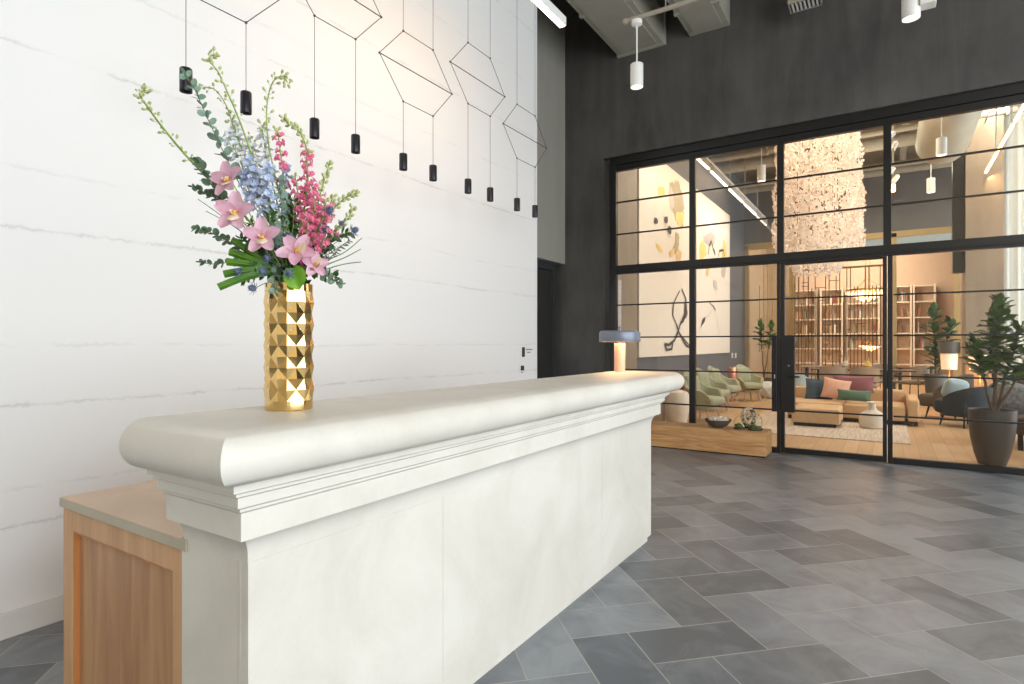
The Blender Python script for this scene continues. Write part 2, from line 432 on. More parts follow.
h2 = MB(); h2.lathe([(.013, 0), (.013, .012)], 16, mat=Matrix.Translation((.05, -.012, 1.06)) @ Matrix.Rotation(PI/2, 4, 'X')); h2.build('lock_cylinder', M_GREYM, D, smooth=True)

# ------------------------------------------------------------------ reception desk
XF = -1.335; YN = .859; YF = 3.786; XB = -1.630
DK = empty('reception_desk', (XF, YN, 0), 'long white limestone reception desk with rounded bullnose top', 'desk')
def dk(bm, name, mat, **k):
    bm.v = [(x-XF, y-YN, z) for x, y, z in bm.v]; return bm.build(name, mat, DK, **k)
b = MB(); ys = [YN+.03, onX(443, 500, XF).y, onX(602, 480, XF).y, YF]
b.box(XB+.005, XF-.014, YN+.016, YF-.016, .042, .785, 1)
prev = YN
for y in ys[1:]:
    b.box(XF-.03, XF, prev+.0006, y-.0006, .042, .775); prev = y
b.box(XB-.013, XF-.0305, YN, YN+.03, .042, .775)
b.box(XB-.013, XF-.0305, YF-.03, YF, .042, .775)
b.box(XF-.043, XF-.0405, YN-.0004, YN, .042, .775, 1)
dk(b, 'body', [M_STONE, M_JOINT], bevel=.0015)
dk(MB().box(XB+.05, XF-.018, YN+.018, YF-.018, 0, .042), 'plinth', M_STONE, bevel=.002)
def sweep(prof, XB=XB):
    m = MB(); n = len(prof); v = []
    for e, z in prof:
        v += [(XB, YN-e, z), (XF+e, YN-e, z), (XF+e, YF+e, z), (XB, YF+e, z)]
    f = []
    for j in range(n-1):
        for k in range(4):
            k2 = (k+1) % 4; f.append((j*4+k, j*4+k2, (j+1)*4+k2, (j+1)*4+k))
    f.append((3, 2, 1, 0)); f.append(((n-1)*4, (n-1)*4+1, (n-1)*4+2, (n-1)*4+3))
    return m.add(v, f)
cove = [(0, .792)]+[(.0+.012*(1-math.cos(t*PI/2/5)), .798+.034*math.sin(t*PI/2/5)) for t in range(6)]+[(.012, .842)]
dk(sweep([(-.002, .774), (.001, .776), (.001, .79), (.003, .805), (.008, .82), (.016, .834), (.028, .845), (.034, .851)]), 'cove_moulding', M_STONE, smooth=True, angle=40)
dk(sweep([(.049, .850), (.049, .918), (.058, .924), (.058, .931), (.071, .937), (.071, .962), (.082, .967), (.082, .975), (.097, .98), (.097, .998), (.107, .999), (.107, 1.004)]), 'cornice', M_STONE, bevel=.0012)
R = .064; prof = [(.06, 1.003)]+[(.109+R*math.sin(PI*t/16), 1.067-R*math.cos(PI*t/16)) for t in range(17)]
dk(sweep(prof, -1.606), 'countertop', M_STONE, smooth=True, angle=40)
for yj in (onX(443, 470, XF).y, onX(602, 430, XF).y):
    pass

CB = empty('oak_cabinet', (-2.43, .875, 0), 'low oak cabinet with framed end panel behind the stone desk', 'cabinet')
def cb(bm, name, mat, **k):
    bm.v = [(x+2.43, y-.875, z) for x, y, z in bm.v]; return bm.build(name, mat, CB, **k)
x0, x1 = -2.44, -1.645; y0 = .866; y1 = 3.7
cb(MB().box(x0+.07, x1-.0, y0+.02, y0+.045, .0, .70), 'end_panel', M_OAK)
b = MB(); b.box(x0, x0+.075, y0, y0+.045, 0, .752); b.box(x1-.062, x1, y0, y0+.045, 0, .752); b.box(x0+.075, x1-.062, y0, y0+.045, .675, .752)
cb(b, 'end_frame', M_OAKF, bevel=.002)
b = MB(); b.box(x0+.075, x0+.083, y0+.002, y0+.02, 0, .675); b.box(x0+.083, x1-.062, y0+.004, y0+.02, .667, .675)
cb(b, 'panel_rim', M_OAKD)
cb(MB().box(x0, x1, y0+.045, y1, 0, .752), 'carcass', M_OAKF)
b = MB(); b.box(x0+.003, x1, y0-.013, y1+.01, .752, .781, 1); b.box(x1, -1.612, y0-.013, y0-.0075, .752, .7835, 1); b.box(x0+.004, x1, y0-.012, y1+.008, .781, .7835, 0)
cb(b, 'cabinet_top', [M_CABTOP, M_CABEDGE], bevel=.001)

# ------------------------------------------------------------------ gold vase
VC = Vector((-1.462, 1.07, 1.131)); VR = .0655; VH = .362
V = empty('gold_vase', VC, 'polished gold cylinder vase with raised diamond facets', 'vase')
b = MB(); nA = 8; nr = 5
b.lathe([(VR*.96, 0), (VR, .003), (VR, .028)], 44)
z0v, z1v = .028, .34; hd = (z1v-z0v)/nr
vs = []; fs = []; cols = nA*2
rings = []
for j in range(nr*2+1):
    ring = []
    for k in range(cols):
        a = 2*PI*k/cols+.07
        r = VR*(1.055 if (k+j) % 2 else .955)
        if j in (0, nr*2): r = VR*.99
        ring.append(len(vs)); vs.append((r*math.cos(a), r*math.sin(a), z0v+hd*j/2))
    rings.append(ring)
for j in range(nr*2):
    for k in range(cols):
        k2 = (k+1) % cols; A, B_, C2, D2 = rings[j][k], rings[j][k2], rings[j+1][k2], rings[j+1][k]
        if (k+j) % 2 == 0: fs += [(A, B_, C2), (A, C2, D2)]
        else: fs += [(A, B_, D2), (B_, C2, D2)]
b.add(vs, fs)
b.lathe([(VR, .34), (VR, VH), (VR-.004, VH), (VR-.004, .2), (.001, .2)], 44, caps=False)
b.build('body', M_GOLD, V)

# ------------------------------------------------------------------ table lamp on the desk
LP = Vector((-1.535, 3.73, 1.131))
L = empty('table_lamp', LP, 'small lamp with flat grey drum shade glowing on the far end of the desk', 'lamp')
M_STEMM = basic('lamp_stem_wood', (214, 176, 150), .4)
b = MB(); b.lathe([(.037, 0), (.037, .195)], 32); b.build('stem', M_STEMM, L, smooth=True)
b = MB(); b.lathe([(.137, .204), (.139, .208), (.139, .262), (.133, .274), (.12, .28), (.0, .282)], 48, caps=False)
b.lathe([(.135, .204), (.135, .262), (0, .27)], 48, caps=False); b.build('lamp_shade', M_GREYM, L, smooth=True)
b = MB(); b.lathe([(.006, .284), (.006, .292), (.012, .296), (.012, .305), (.004, .31)], 16); b.build('finial', M_GREYM, L, smooth=True)
b = MB(); b.lathe([(.05, .228), (.09, .228), (.09, .24), (.05, .24)], 32, caps=False); b.build('light_ring', emit('lamp_glow', (255, 205, 150), 22), L, smooth=True)
plight('lamp_bulb', LP+Vector((.09, -.03, .218)), 1.1, (255, 190, 120), .02)
plight('lamp_bulb', LP+Vector((-.09, .03, .218)), 1.1, (255, 190, 120), .02)

# ------------------------------------------------------------------ wire pendants
XP = -2.9
wl = ['nearest the viewer at the left of the row', 'second from the left of the row', 'in the middle of the row', 'second from the far end of the row', 'at the far end of the row beside the wall corner']
for i, (ya, yb) in enumerate(((1.536, 1.855), (2.300, 2.622), (3.064, 3.387), (3.825, 4.142), (4.577, 4.906))):
    zb = 3.048 if i % 2 == 0 else 3.296
    P = empty('wire_pendant_light', (XP, (ya+yb)/2, CZ), 'black wire hexagon pendant, '+wl[i], 'pendant light', 'wire hexagon pendant lights by the white wall')
    yc = (ya+yb)/2
    def L3(y, z): return (0, y-yc, z-CZ)
    hx = [(ya, zb), (ya-.232, zb+.25), (ya, zb+.502), (yb, zb+.502), (yb+.228, zb+.25), (yb, zb)]
    b = MB()
    for k in range(6):
        b.tube([L3(*hx[k]), L3(*hx[(k+1) % 6])], .0027, 6)
    b.tube([L3(*hx[1]), L3(*hx[4])], .0036, 6)
    for p in hx: b.ball(L3(*p), .008, 8, 5)
    b.build('hexagon_frame', M_WIRE, P)
    MB().box(-.03, .03, ya-yc-.04, yb-yc+.04, -.03, 0).build('canopy', M_BLACKM, P)
    for y in (ya, yb):
        w = MB(); w.tube([L3(y, zb+.502), L3(y, CZ)], .0019, 6); w.build('cable', M_CABLE, P)
        w = MB(); w.tube([L3(y, 2.672), L3(y, zb)], .0020, 6); w.build('cable', M_CABLE, P)
        s = MB(); s.lathe([(.022, 2.566-CZ), (.029, 2.560-CZ), (.029, 2.668-CZ), (.026, 2.674-CZ), (.0, 2.674-CZ)], 28, (0, y-yc, 0), caps=False)
        s.lathe([(.0, 2.575-CZ), (.023, 2.575-CZ), (.023, 2.56-CZ)], 20, (0, y-yc, 0), 1, caps=False)
        s.build('lamp_shade', [M_BLACKM, M_WIRE], P, smooth=True)

# ------------------------------------------------------------------ linear light, white cylinder pendants, ducts
b = MB(); P = empty('linear_light', (-2.2, 4.165, 3.87), 'white linear wall-washing light bar hanging before the white wall', 'light fixture')
MB().box(-.03, .03, -3.4, 0, .005, .075).build('housing', M_WHITEM, P, bevel=.003)
MB().box(-.022, .022, -3.38, -.01, -.002, .004).build('diffuser', emit('linear_led', (255, 236, 214), 6), P)
for y in (-.5, -2.9):
    w = MB(); w.tube([(0, y, .075), (0, y, CZ-3.87)], .0025, 6); w.build('cable', M_WIRE, P)
alight('linear_wash', (-2.22, 3.35, 3.86), .05, 9, (255, 206, 150), (0, math.radians(50), 0), 1.5)

M_LED = emit('downlight_lens', (255, 226, 196), 5)
def white_cyl(loc, r, h, rod, label, grp):
    P = empty('cylinder_pendant', loc, label, 'pendant light', grp)      # loc = bottom centre
    b = MB(); b.lathe([(r*.86, .006), (r*.92, 0), (r, .002), (r, h-.004), (r-.004, h), (0, h)], 36, caps=False); SH = b.build('lamp_shade', M_WHITEM, P, smooth=True)
    b = MB(); b.lathe([(0, .008), (r*.86, .008)], 28, caps=False); b.build('lens', M_LED, SH)
    b = MB(); b.cyl((0, 0), .007, h, h+rod-.02, 12); b.build('rod', M_WHITEM, P, smooth=True)
    b = MB(); b.lathe([(.03, h+rod-.045), (.045, h+rod-.035), (.045, h+rod-.001), (0, h+rod-.001)], 24); b.build('canopy', M_WHITEM, P, smooth=True)
    return P
PB = 3.508; PL = Vector((-1.80, 4.75, PB)); PR = Vector((.13, 4.75, PB))
white_cyl(PL, .054, .198, .372, 'white cylinder pendant hanging from the conduit before the charcoal wall', 'white cylinder pendants in the lobby')
white_cyl(PR, .054, .198, .372, 'white cylinder pendant cut by the top edge of the photo', 'white cylinder pendants in the lobby')
slight('cylinder_beam', PL+Vector((0, 0, -.01)), 30, (255, 196, 136), 80); slight('cylinder_beam', PR+Vector((0, 0, -.01)), 34, (255, 196, 136), 80)
b = MB(); zc = PB+.57+.022; b.tube([(-1.9, 4.75, zc), (3.4, 4.75, zc)], .02, 10)
for x in (-1.55, -.2, 1.4, 3.2): b.tube([(x, 4.75, zc), (x, 4.75, CZ)], .005, 6)
b.ball((-1.9, 4.75, zc), .03, 10, 6)
tag(b.build('lighting_conduit', M_PIPE, smooth=True), 'grey conduit carrying the white cylinder pendants across the lobby', 'conduit')
q = onY(928, 6, 4.75); jb = MB().box(q.x-.045, q.x+.045, 4.70, 4.80, q.z, zc-.02).build('junction_box', M_WHITEM, bevel=.004)
tag(jb, 'small white box hanging under the conduit beside the right cylinder pendant', 'junction box')
# ducts
DKm = dict(bevel=.006)
def duct(x0, x1, y0, y1, z0, z1, label):
    P = empty('air_duct', ((x0+x1)/2, y0, z0), label, 'air duct', 'rectangular ducts under the lobby ceiling')
    X = (x1-x0)/2
    MB().box(-X+.02, X-.02, .0, y1-y0, .01, z1-z0).build('sheet_body', M_DUCT, P, bevel=.005)
    y = 0.0
    while y < y1-y0+.01:
        ya = max(0, min(y-.03, y1-y0-.06)); MB().box(-X, X, ya, ya+.06, 0, z1-z0+.01).build('flange', M_DUCT, P, bevel=.004); y += 1.2
    for hy in (.5, 2.0):
        for hx_ in (-X+.04, X-.04): MB().box(hx_-.006, hx_+.006, hy-.006, hy+.006, z1-z0, CZ-z0).build('hanger_rod', M_PIPE, P)
    b = MB(); b.box(-X+.09, X-.09, .1, y1-y0-.12, -.004, .012); b.build('bottom_panel', M_DUCT, P)
duct(-3.15, -2.47, 5.2, 7.6, 5.285, 5.72, 'wide grey sheet metal duct above the left of the charcoal wall')
duct(-2.18, -1.64, 4.6, 7.6, 5.295, 5.75, 'narrower grey sheet metal duct right of the wide one')
q = onY(804, 1, 7.1)
P = empty('vent_grille', q, 'small pale slatted air vent at the top edge over the glass', 'vent')
b = MB(); b.box(-.16, .16, -.02, 0, 0, .3); b.box(-.16, .16, .18, .20, 0, .3); b.box(-.16, -.145, 0, .18, 0, .3); b.box(.145, .16, 0, .18, 0, .3); b.build('vent_frame', M_PIPE, P)
b = MB(); b.cyl((0, .09), .06, .3, CZ-q.z, 12); b.build('vent_duct', M_PIPE, P)
for k in range(7):
    x = -.12+.04*k; MB().box(x-.009, x+.009, 0, .18, .0, .04).build('slat', M_WHITEM, P)
# wall controls on the white wall
q = onX(523, 352, -3.33)
P = empty('wall_sign', q, 'slim black bar sign with small grey lettering near the corner of the white wall', 'sign')
MB().box(0, .012, -.022, .022, -.052, .052).build('plate', M_BLACK, P, bevel=.002)
b = MB()
for z, y0_, ws in ((.026, .06, (.03, .022, .034, .026, .03)), (-.004, .085, (.02, .03, .024))):
    y = y0_
    for w in ws: b.box(0, .002, y, y+w-.006, z-.006, z+.006); y += w
b.build('lettering', basic('grey_lettering', (110, 110, 112), .6), P)
q = onX(522, 368, -3.33)
P = empty('wall_switch', q, 'tiny black wall switch below the slim black sign', 'switch')
MB().box(0, .014, -.025, .025, -.026, .026).build('plate', M_BLACK, P, bevel=.002)
MB().box(0, .003, -.018, .018, -.052, -.044).build('caption', M_WIRE, P)
# ------------------------------------------------------------------ the lounge: shell
M_PINKW = basic('library_wall_warm', (205, 178, 156), .8, 0, .03)
M_GOLDF = basic('pale_gold_frame', (180, 152, 104), .4, .3, .05)
M_RODB = basic('bronze_rod', (116, 92, 62), .35, .6, .08)
M_SHELFW = basic('white_shelf_paint', (228, 214, 198), .5, 0, .02)
b = MB(); b.box(-3.9, -3.6, 7.8, 18.4, 0, CZ)
struct(b.build('wall_left', M_LWALL), 'grey lounge wall carrying the two tall paintings', 'wall')
struct(MB().box(-3.6, -3.565, 7.8, 9.42, 0, CZ).build('trim_1', M_CONC), 'warm brown concrete panel at the near end of the painting wall', 'wall panel')
b = MB(); b.box(-3.9, 4.8, 18.4, 18.6, 4.30, CZ); b.box(2.1, 4.8, 18.4, 18.6, 0, 4.30)
struct(b.build('wall_back', M_DARKH), 'dark wall high above the gold framed screen at the back of the lounge', 'wall')
b = MB(); b.box(-3.95, 4.8, 24.0, 24.2, 0, CZ); b.box(-4.1, -3.9, 18.4, 24.2, 0, CZ)
struct(b.build('wall_back', M_PINKW), 'warm pale wall behind the library shelves', 'wall')
struct(MB().box(-3.9, 4.8, 7.8, 24.2, CZ, CZ+.15).build('ceiling', basic('lounge_ceiling_paint', (128, 116, 98), .8, 0, .1, 2)), 'tan painted ceiling of the lounge crossed by pipes', 'ceiling')
b = MB(); b.box(4.6, 4.8, 7.8, 8.6, 0, CZ); b.box(4.6, 4.8, 17.0, 24.2, 0, CZ); b.box(4.6, 4.8, 8.6, 17.0, 4.9, CZ)
struct(b.build('wall_right', M_CONC), 'brown concrete wall beside the lounge curtains', 'wall')
# column and panel in the right of the lounge
struct(MB().box(1.24, 1.80, 14.0, 14.6, 0, CZ).build('trim_2', M_CONC), 'broad warm brown concrete pier behind the large fiddle leaf plant', 'pier')
struct(MB().box(1.05, 1.238, 14.05, 14.3, 2.7, CZ).build('trim_3', M_BLACK), 'dark vertical strip on the left edge of the concrete pier', 'strip')
LPORT = True

# ------------------------------------------------------------------ paintings
M_CANV = basic('primed_canvas', (232, 220, 204), .8, 0, .02)
def paint(name, c, a=1): return basic(name, c, .7, 0, .12, 3)
PA = {'y': paint('yellow_wash', (236, 200, 116)), 'g': paint('olive_grey_wash', (176, 158, 126)), 'k': paint('ink_line', (70, 62, 60)), 's': paint('soft_grey_wash', (196, 184, 172)), 'o': paint('ochre_wash', (224, 186, 124))}
XPn = -3.555
def painting(ya, yb, z0, z1, label, strokes):
    P = empty('painting', (XPn, (ya+yb)/2, (z0+z1)/2), label, 'painting')
    yc = (ya+yb)/2; zc_ = (z0+z1)/2
    MB().box(-.042, 0, ya-yc, yb-yc, z0-zc_, z1-zc_).build('canvas', M_CANV, P, bevel=.003)
    for n_, (nm, col, kind, pts, wd) in enumerate(strokes):
        m = MB(); off = .002+.0012*n_
        ps = [onX(px, py, XPn) for px, py in pts]; ps = [(p.y-yc, p.z-zc_) for p in ps]
        if kind == 'line':
            for i in range(len(ps)-1):
                a, c = Vector(ps[i]), Vector(ps[i+1]); d_ = (c-a)
                if d_.length < 1e-4: continue
                nrm = Vector((-d_.y, d_.x)).normalized()*wd*1.5*(.6+.5*math.sin(i*1.7)**2)
                e = d_.normalized()*wd*.5
                q4 = [a-e+nrm, a-e-nrm, c+e-nrm, c+e+nrm]
                m.add([(off+.0001*i, q_.x, q_.y) for q_ in q4], [(0, 1, 2, 3)])
        else:
            cx = sum(p[0] for p in ps)/len(ps); cz = sum(p[1] for p in ps)/len(ps)
            rr = random.Random(n_+3); L4 = len(ps); N = L4*12; vs = [(off, cx, cz)]; jj = 1
            for k in range(N):
                i = k//12; t = (k % 12)/12
                p0, p1, p2, p3 = (Vector(ps[(i+q) % L4]) for q in (-1, 0, 1, 2))
                p = .5*((2*p1)+(-p0+p2)*t+(2*p0-5*p1+4*p2-p3)*t*t+(-p0+3*p1-3*p2+p3)*t**3)
                jj = .6*jj+.4*rr.uniform(.72, 1.25); vs.append((off, cx+(p.x-cx)*jj, cz+(p.y-cz)*jj))
            m.add(vs, [(0, 1+k, 1+(k+1) % N) for k in range(N)])
        m.build(nm, PA[col], P)
    return P
painting(9.49, 12.55, 1.09, 4.75, 'left tall white painting with olive and yellow washes and a looping black line', [
    ('paint_wash', 'g', 'blob', [(671, 182), (676, 181), (680, 186), (684, 208), (683, 222), (680, 226), (676, 222), (671, 205), (669, 192)], 0),
    ('paint_wash', 's', 'blob', [(668, 190), (672, 188), (674, 204), (671, 210)], 0),
    ('paint_wash', 'y', 'blob', [(676, 214), (683, 213), (684, 220), (680, 226), (676, 222)], 0),
    ('paint_wash', 'y', 'blob', [(658, 187), (664, 188), (664, 196), (659, 196)], 0),
    ('paint_wash', 'y', 'blob', [(656, 243), (661, 247), (662, 253), (657, 249)], 0),
    ('paint_wash', 'g', 'blob', [(675, 232), (679, 236), (678, 249), (674, 254), (671, 252), (675, 242)], 0),
    ('paint_wash', 'o', 'blob', [(669, 252), (674, 248), (673, 256), (670, 257)], 0),
    ('paint_wash', 'o', 'blob', [(677, 250), (681, 252), (680, 260), (676, 259)], 0),
    ('ink_mark', 'k', 'blob', [(654, 218), (657, 219), (657, 224), (654, 223)], 0),
    ('ink_mark', 'k', 'blob', [(664, 217), (667, 217), (667, 223), (664, 222)], 0),
    ('ink_mark', 'k', 'blob', [(668, 226), (671, 228), (670, 234), (667, 231)], 0),
    ('ink_line', 'k', 'line', [(679, 291), (673, 303), (672, 315), (676, 325), (679, 334), (683, 341), (686, 346), (689, 347)], .018),
    ('ink_line', 'k', 'line', [(681, 289), (685, 298), (686, 312), (683, 320), (680, 323), (678, 330), (674, 340), (668, 345), (664, 344), (666, 350), (671, 349), (672, 342)], .022),
    ('ink_line', 'k', 'blob', [(684, 302), (687, 312), (683, 321), (681, 320), (684, 312)], .02),
    ('ink_line', 'k', 'line', [(679, 334), (688, 345)], .02)])
painting(12.93, 16.24, 1.09, 4.75, 'right tall white painting with faint grey figures and yellow smudges', [
    ('paint_wash', 's', 'blob', [(704, 236), (711, 232), (715, 238), (712, 246), (706, 244)], 0),
    ('paint_wash', 'y', 'blob', [(700, 243), (704, 242), (706, 254), (702, 259), (699, 256)], 0),
    ('paint_wash', 'y', 'blob', [(723, 242), (726, 246), (726, 258), (722, 262)], 0),
    ('paint_wash', 's', 'blob', [(723, 262), (726, 264), (724, 278), (721, 274)], 0),
    ('paint_wash', 'o', 'blob', [(706, 268), (709, 268), (708, 276), (706, 275)], 0),
    ('ink_line', 'k', 'line', [(708, 254), (709, 246), (711, 241), (713, 249), (715, 254)], .02),
    ('ink_line', 'k', 'line', [(718, 257), (719, 251), (723, 250), (724, 256)], .018),
    ('ink_mark', 's', 'blob', [(713, 280), (716, 282), (717, 290), (714, 288)], 0),
    ('ink_line', 'k', 'line', [(709, 303), (713, 306), (715, 310)], .012),
    ('ink_mark', 'k', 'blob', [(705, 317), (704, 322), (701, 326), (700, 329), (702, 320)], .02),
    ('ink_line', 's', 'line', [(711, 311), (706, 318)], .01),
    ('ink_line', 's', 'line', [(716, 318), (719, 335)], .01)])
for k in range(2):
    q = onX(732+3.4*k, 355.5, -3.6)
    P = MB().box(0, .012, -.09, .09, -.07, .07).build('wall_switch', M_WHITEM, bevel=.003); P.location = q
    tag(P, 'white wall switch plate right of the paintings, one of a side by side pair', 'switch', 'white switch plates beside the right painting')
b = MB(); b.box(-.04, .04, 0, 8.4, 0, .10)

# ------------------------------------------------------------------ lights hanging in the lounge
P = empty('linear_track_light', (-2.85, 9.9, 4.62), 'white segmented linear track light hanging before the paintings', 'light fixture')
M_LINL = emit('track_led', (255, 236, 210), .75)
M_TRK = basic('track_grey_enamel', (170, 166, 160), .4)
for k in range(5):
    s0 = k*1.55
    SG = MB().box(-.03, .03, s0, s0+1.36, 0, .13).build('segment', M_TRK, P, bevel=.004)
    MB().box(-.024, .024, s0+.01, s0+1.35, -.006, .0).build('led_strip', M_LINL, SG)
    w = MB(); w.tube([(0, s0+.05, .16), (0, s0+.05, CZ-4.62)], .009, 6); w.build('hanger_rod', M_PIPE, P)
MB().box(-.015, .015, -.02, 7.7, .17, .20).build('rail', M_WHITEM, P)
alight('painting_wash', (-2.8, 12.6, 4.6), .12, 56, (255, 238, 218), (0, math.radians(52), 0), 6.6)
alight('painting_top_glow', (-3.2, 10.2, 5.4), .1, 16, (255, 224, 186), (0, math.radians(25), 0), 4.0)
alight('painting_top_glow', (-3.2, 14.2, 5.4), .1, 16, (255, 224, 186), (0, math.radians(25), 0), 3.4)
q = [onZ(761, 182, 4.3), onZ(942, 156, 4.3), onZ(931, 193, 4.3)]
for k, (px, py, Yp, lb) in enumerate(((761.5, 181.5, 13.0, 'white cylinder pendant left of the crystal chandelier'), (941.5, 155.5, 10.4, 'nearer white cylinder pendant right of the crystal chandelier'), (931, 192.5, 14.2, 'farther small white cylinder pendant right of the crystal chandelier'))):
    p = onY(px, py, Yp)
    white_cyl(p, (.08, .066, .072)[k], (.33, .25, .28)[k], CZ-p.z-(.33, .25, .28)[k], lb, 'white cylinder pendants in the lounge')
P = empty('linear_track_light', (1.53, 9.6, 4.5), 'warm glowing linear track light hanging before the curtains at the right', 'light fixture')
M_LINW = emit('warm_track_led', (255, 196, 128), 5)
for k in range(4):
    s0 = k*1.48
    SG = MB().box(-.02, .02, s0, s0+1.36, .03, .06).build('segment', M_WHITEM, P)
    MB().box(-.017, .017, s0+.01, s0+1.35, 0, .03).build('led_strip', M_LINW, SG)
    w = MB(); w.tube([(0, s0+.1, .06), (0, s0+.1, CZ-4.5)], .011, 6); w.build('hanger_rod', M_WHITEM, P)
for k in range(4):
    w = MB(); w.box(-.22, .22, .4+1.4*k, .46+1.4*k, .95, .99); w.build('spacer_bar', M_WHITEM, P)
MB().box(-.008, .008, .1, 5.2, .97, 1.0).build('rail', M_PIPE, P)
alight('curtain_wash', (1.6, 12.2, 4.45), .1, 34, (255, 212, 160), (0, math.radians(-35), 0), 5.4)
# spot cluster on a vertical rod right of the third mullion
p = onY(893, 187, 10.5)
P = empty('spotlight_cluster', (p.x, p.y, p.z), 'cluster of small white spotlights on a ceiling rod seen right of the door', 'spotlight')
w = MB(); w.tube([(0, 0, 0), (0, 0, CZ-p.z)], .014, 8); w.build('rod', M_PIPE, P)
for k, (dx, dz, an) in enumerate(((.0, .0, 0), (.03, .12, 1.2), (-.02, .25, 2.2), (.02, .62, .6), (-.02, .78, 1.8))):
    m = Matrix.Translation((dx, 0, dz)) @ Matrix.Rotation(.7, 4, Vector((math.cos(an), math.sin(an), 0)))
    s = MB(); s.lathe([(.035, -.07), (.035, .05), (.01, .07)], 14, mat=m); s.build('spotlight_head', M_WHITEM, P, smooth=True)
    s = MB(); s.lathe([(0, -.072), (.03, -.072)], 12, mat=m, caps=False); s.build('lens', emit('spot_lens', (255, 200, 130), 30 if k == 0 else 3), P)
plight('spot_bulb', (p.x, p.y-.1, p.z-.1), 15, (255, 196, 130))

# crystal chandelier
cx, cy = -1.0, 11.0
M_PETAL = basic('frosted_glass_petal', (238, 226, 214), .25, 0, .06, 20, trans=.45)
P = empty('chandelier', (cx, cy, CZ), 'huge shimmering crystal petal chandelier hanging above the lounge sofas', 'chandelier')
b = MB(); b.lathe([(.5, 0), (.5, -.05)], 32); b.build('canopy', M_WHITEM, P)
rr = random.Random(5); b = MB()
def prad(z):
    if z < 2.62: return .35
    if z < 2.85: return .35+.29*(z-2.62)/.23
    if z < 3.2: return .64+.03*(z-2.85)/.35
    return .67-.04*(z-3.2)
for k in range(9000):
    z = rr.uniform(2.5, 5.9)
    if z < 2.85 and rr.random() < .6: continue
    a = rr.uniform(0, 2*PI); R0 = prad(z)*(1-.22*rr.random()**2)*(1+.05*math.sin(7*a+9*z)); s_ = rr.uniform(.025, .05)
    c = Vector((R0*math.cos(a), R0*math.sin(a), z-CZ))
    m = Matrix.Translation(c) @ Matrix.Rotation(a+rr.uniform(-.9, .9), 4, 'Z') @ Matrix.Rotation(PI/2, 4, 'Y') @ Matrix.Rotation(rr.uniform(-.9, .9), 4, 'X') @ Matrix.Rotation(rr.uniform(0, 2*PI), 4, 'Z')
    pts = [(0, -s_, 0), (s_*.62, -s_*.25, s_*.25), (s_*.55, s_*.45, s_*.28), (0, s_, .1*s_), (-s_*.55, s_*.45, s_*.28), (-s_*.62, -s_*.25, s_*.25), (0, 0, -.1*s_)]
    b.add(pts, [(0, 1, 6), (1, 2, 6), (2, 3, 6), (3, 4, 6), (4, 5, 6), (5, 0, 6)], 0, m)
o = b.build('crystal_petals', M_PETAL, P); o['kind'] = 'stuff'
b = MB()
for k in range(10):
    a = 2*PI*k/10
    b.tube([(.3*math.cos(a), .3*math.sin(a), -.05), (.3*math.cos(a), .3*math.sin(a), -2.9)], .006, 6)
b.build('hanging_frame', M_RODB, P)
for z in (2.95, 3.4, 3.9, 4.4, 4.9, 5.4):
    plight('chandelier_bulb', (cx+rr.uniform(-.2, .2), cy-.25, z), 7.5, (255, 236, 216), .22)
for a in range(4):
    plight('chandelier_bulb', (cx+1.2*math.cos(a*1.57-.8), cy+1.2*math.sin(a*1.57-.8), 4.2), 0, (255, 214, 170), .1) if 0 else None

# pipes and beams under the lounge ceiling
cl = ['duct', 'pipe']
for k, (y, z, r, lb) in enumerate(((9.4, 5.62, .09, 'nearest'), (11.0, 5.45, .06, 'second'), (12.4, 5.7, .11, 'third'), (13.6, 5.5, .06, 'fourth'), (14.8, 5.62, .14, 'fifth'), (16.2, 5.5, .07, 'sixth'), (17.4, 5.66, .1, 'farthest'))):
    m = MB(); m.tube([(-3.5, y, z), (4.5, y, z)], r, 12)
    for x in (-2.2, 1.8, 3.8): m.box(x-.02, x+.02, y-r-.015, y+r+.015, z-r-.015, CZ)
    tag(m.build('ceiling_pipe', M_PIPE, smooth=True), 'tan pipe crossing the lounge ceiling, '+lb+' one from the glass', 'pipe', 'pipes crossing the lounge ceiling')
m = MB(); m.tube([(.82, 10.62, 4.95), (.82, 10.68, 4.95), (.82, 10.8, 4.95), (.82, 11.0, 4.95), (.82, 13.0, 4.95)], [.12, .25, .35, .40, .40], 28)
for y in (11.2, 12.8): m.box(.805, .835, y, y+.02, 5.33, CZ)
o = m.build('round_duct', M_DUCT, smooth=True); tag(o, 'thick round duct hanging at the top right behind the glass', 'air duct')
for k, (x, lb) in enumerate(((-1.9, 'left'), (.3, 'right'))):
    m = MB(); m.box(x-.06, x+.06, 7.9, 18.3, 5.78, 5.86)
    for y in (9, 12, 15, 17.5): m.box(x-.015, x+.015, y, y+.03, 5.86, CZ)
    tag(m.build('cable_tray', M_PIPE), 'narrow metal tray running along the lounge ceiling on the '+lb+' of the chandelier', 'cable tray')

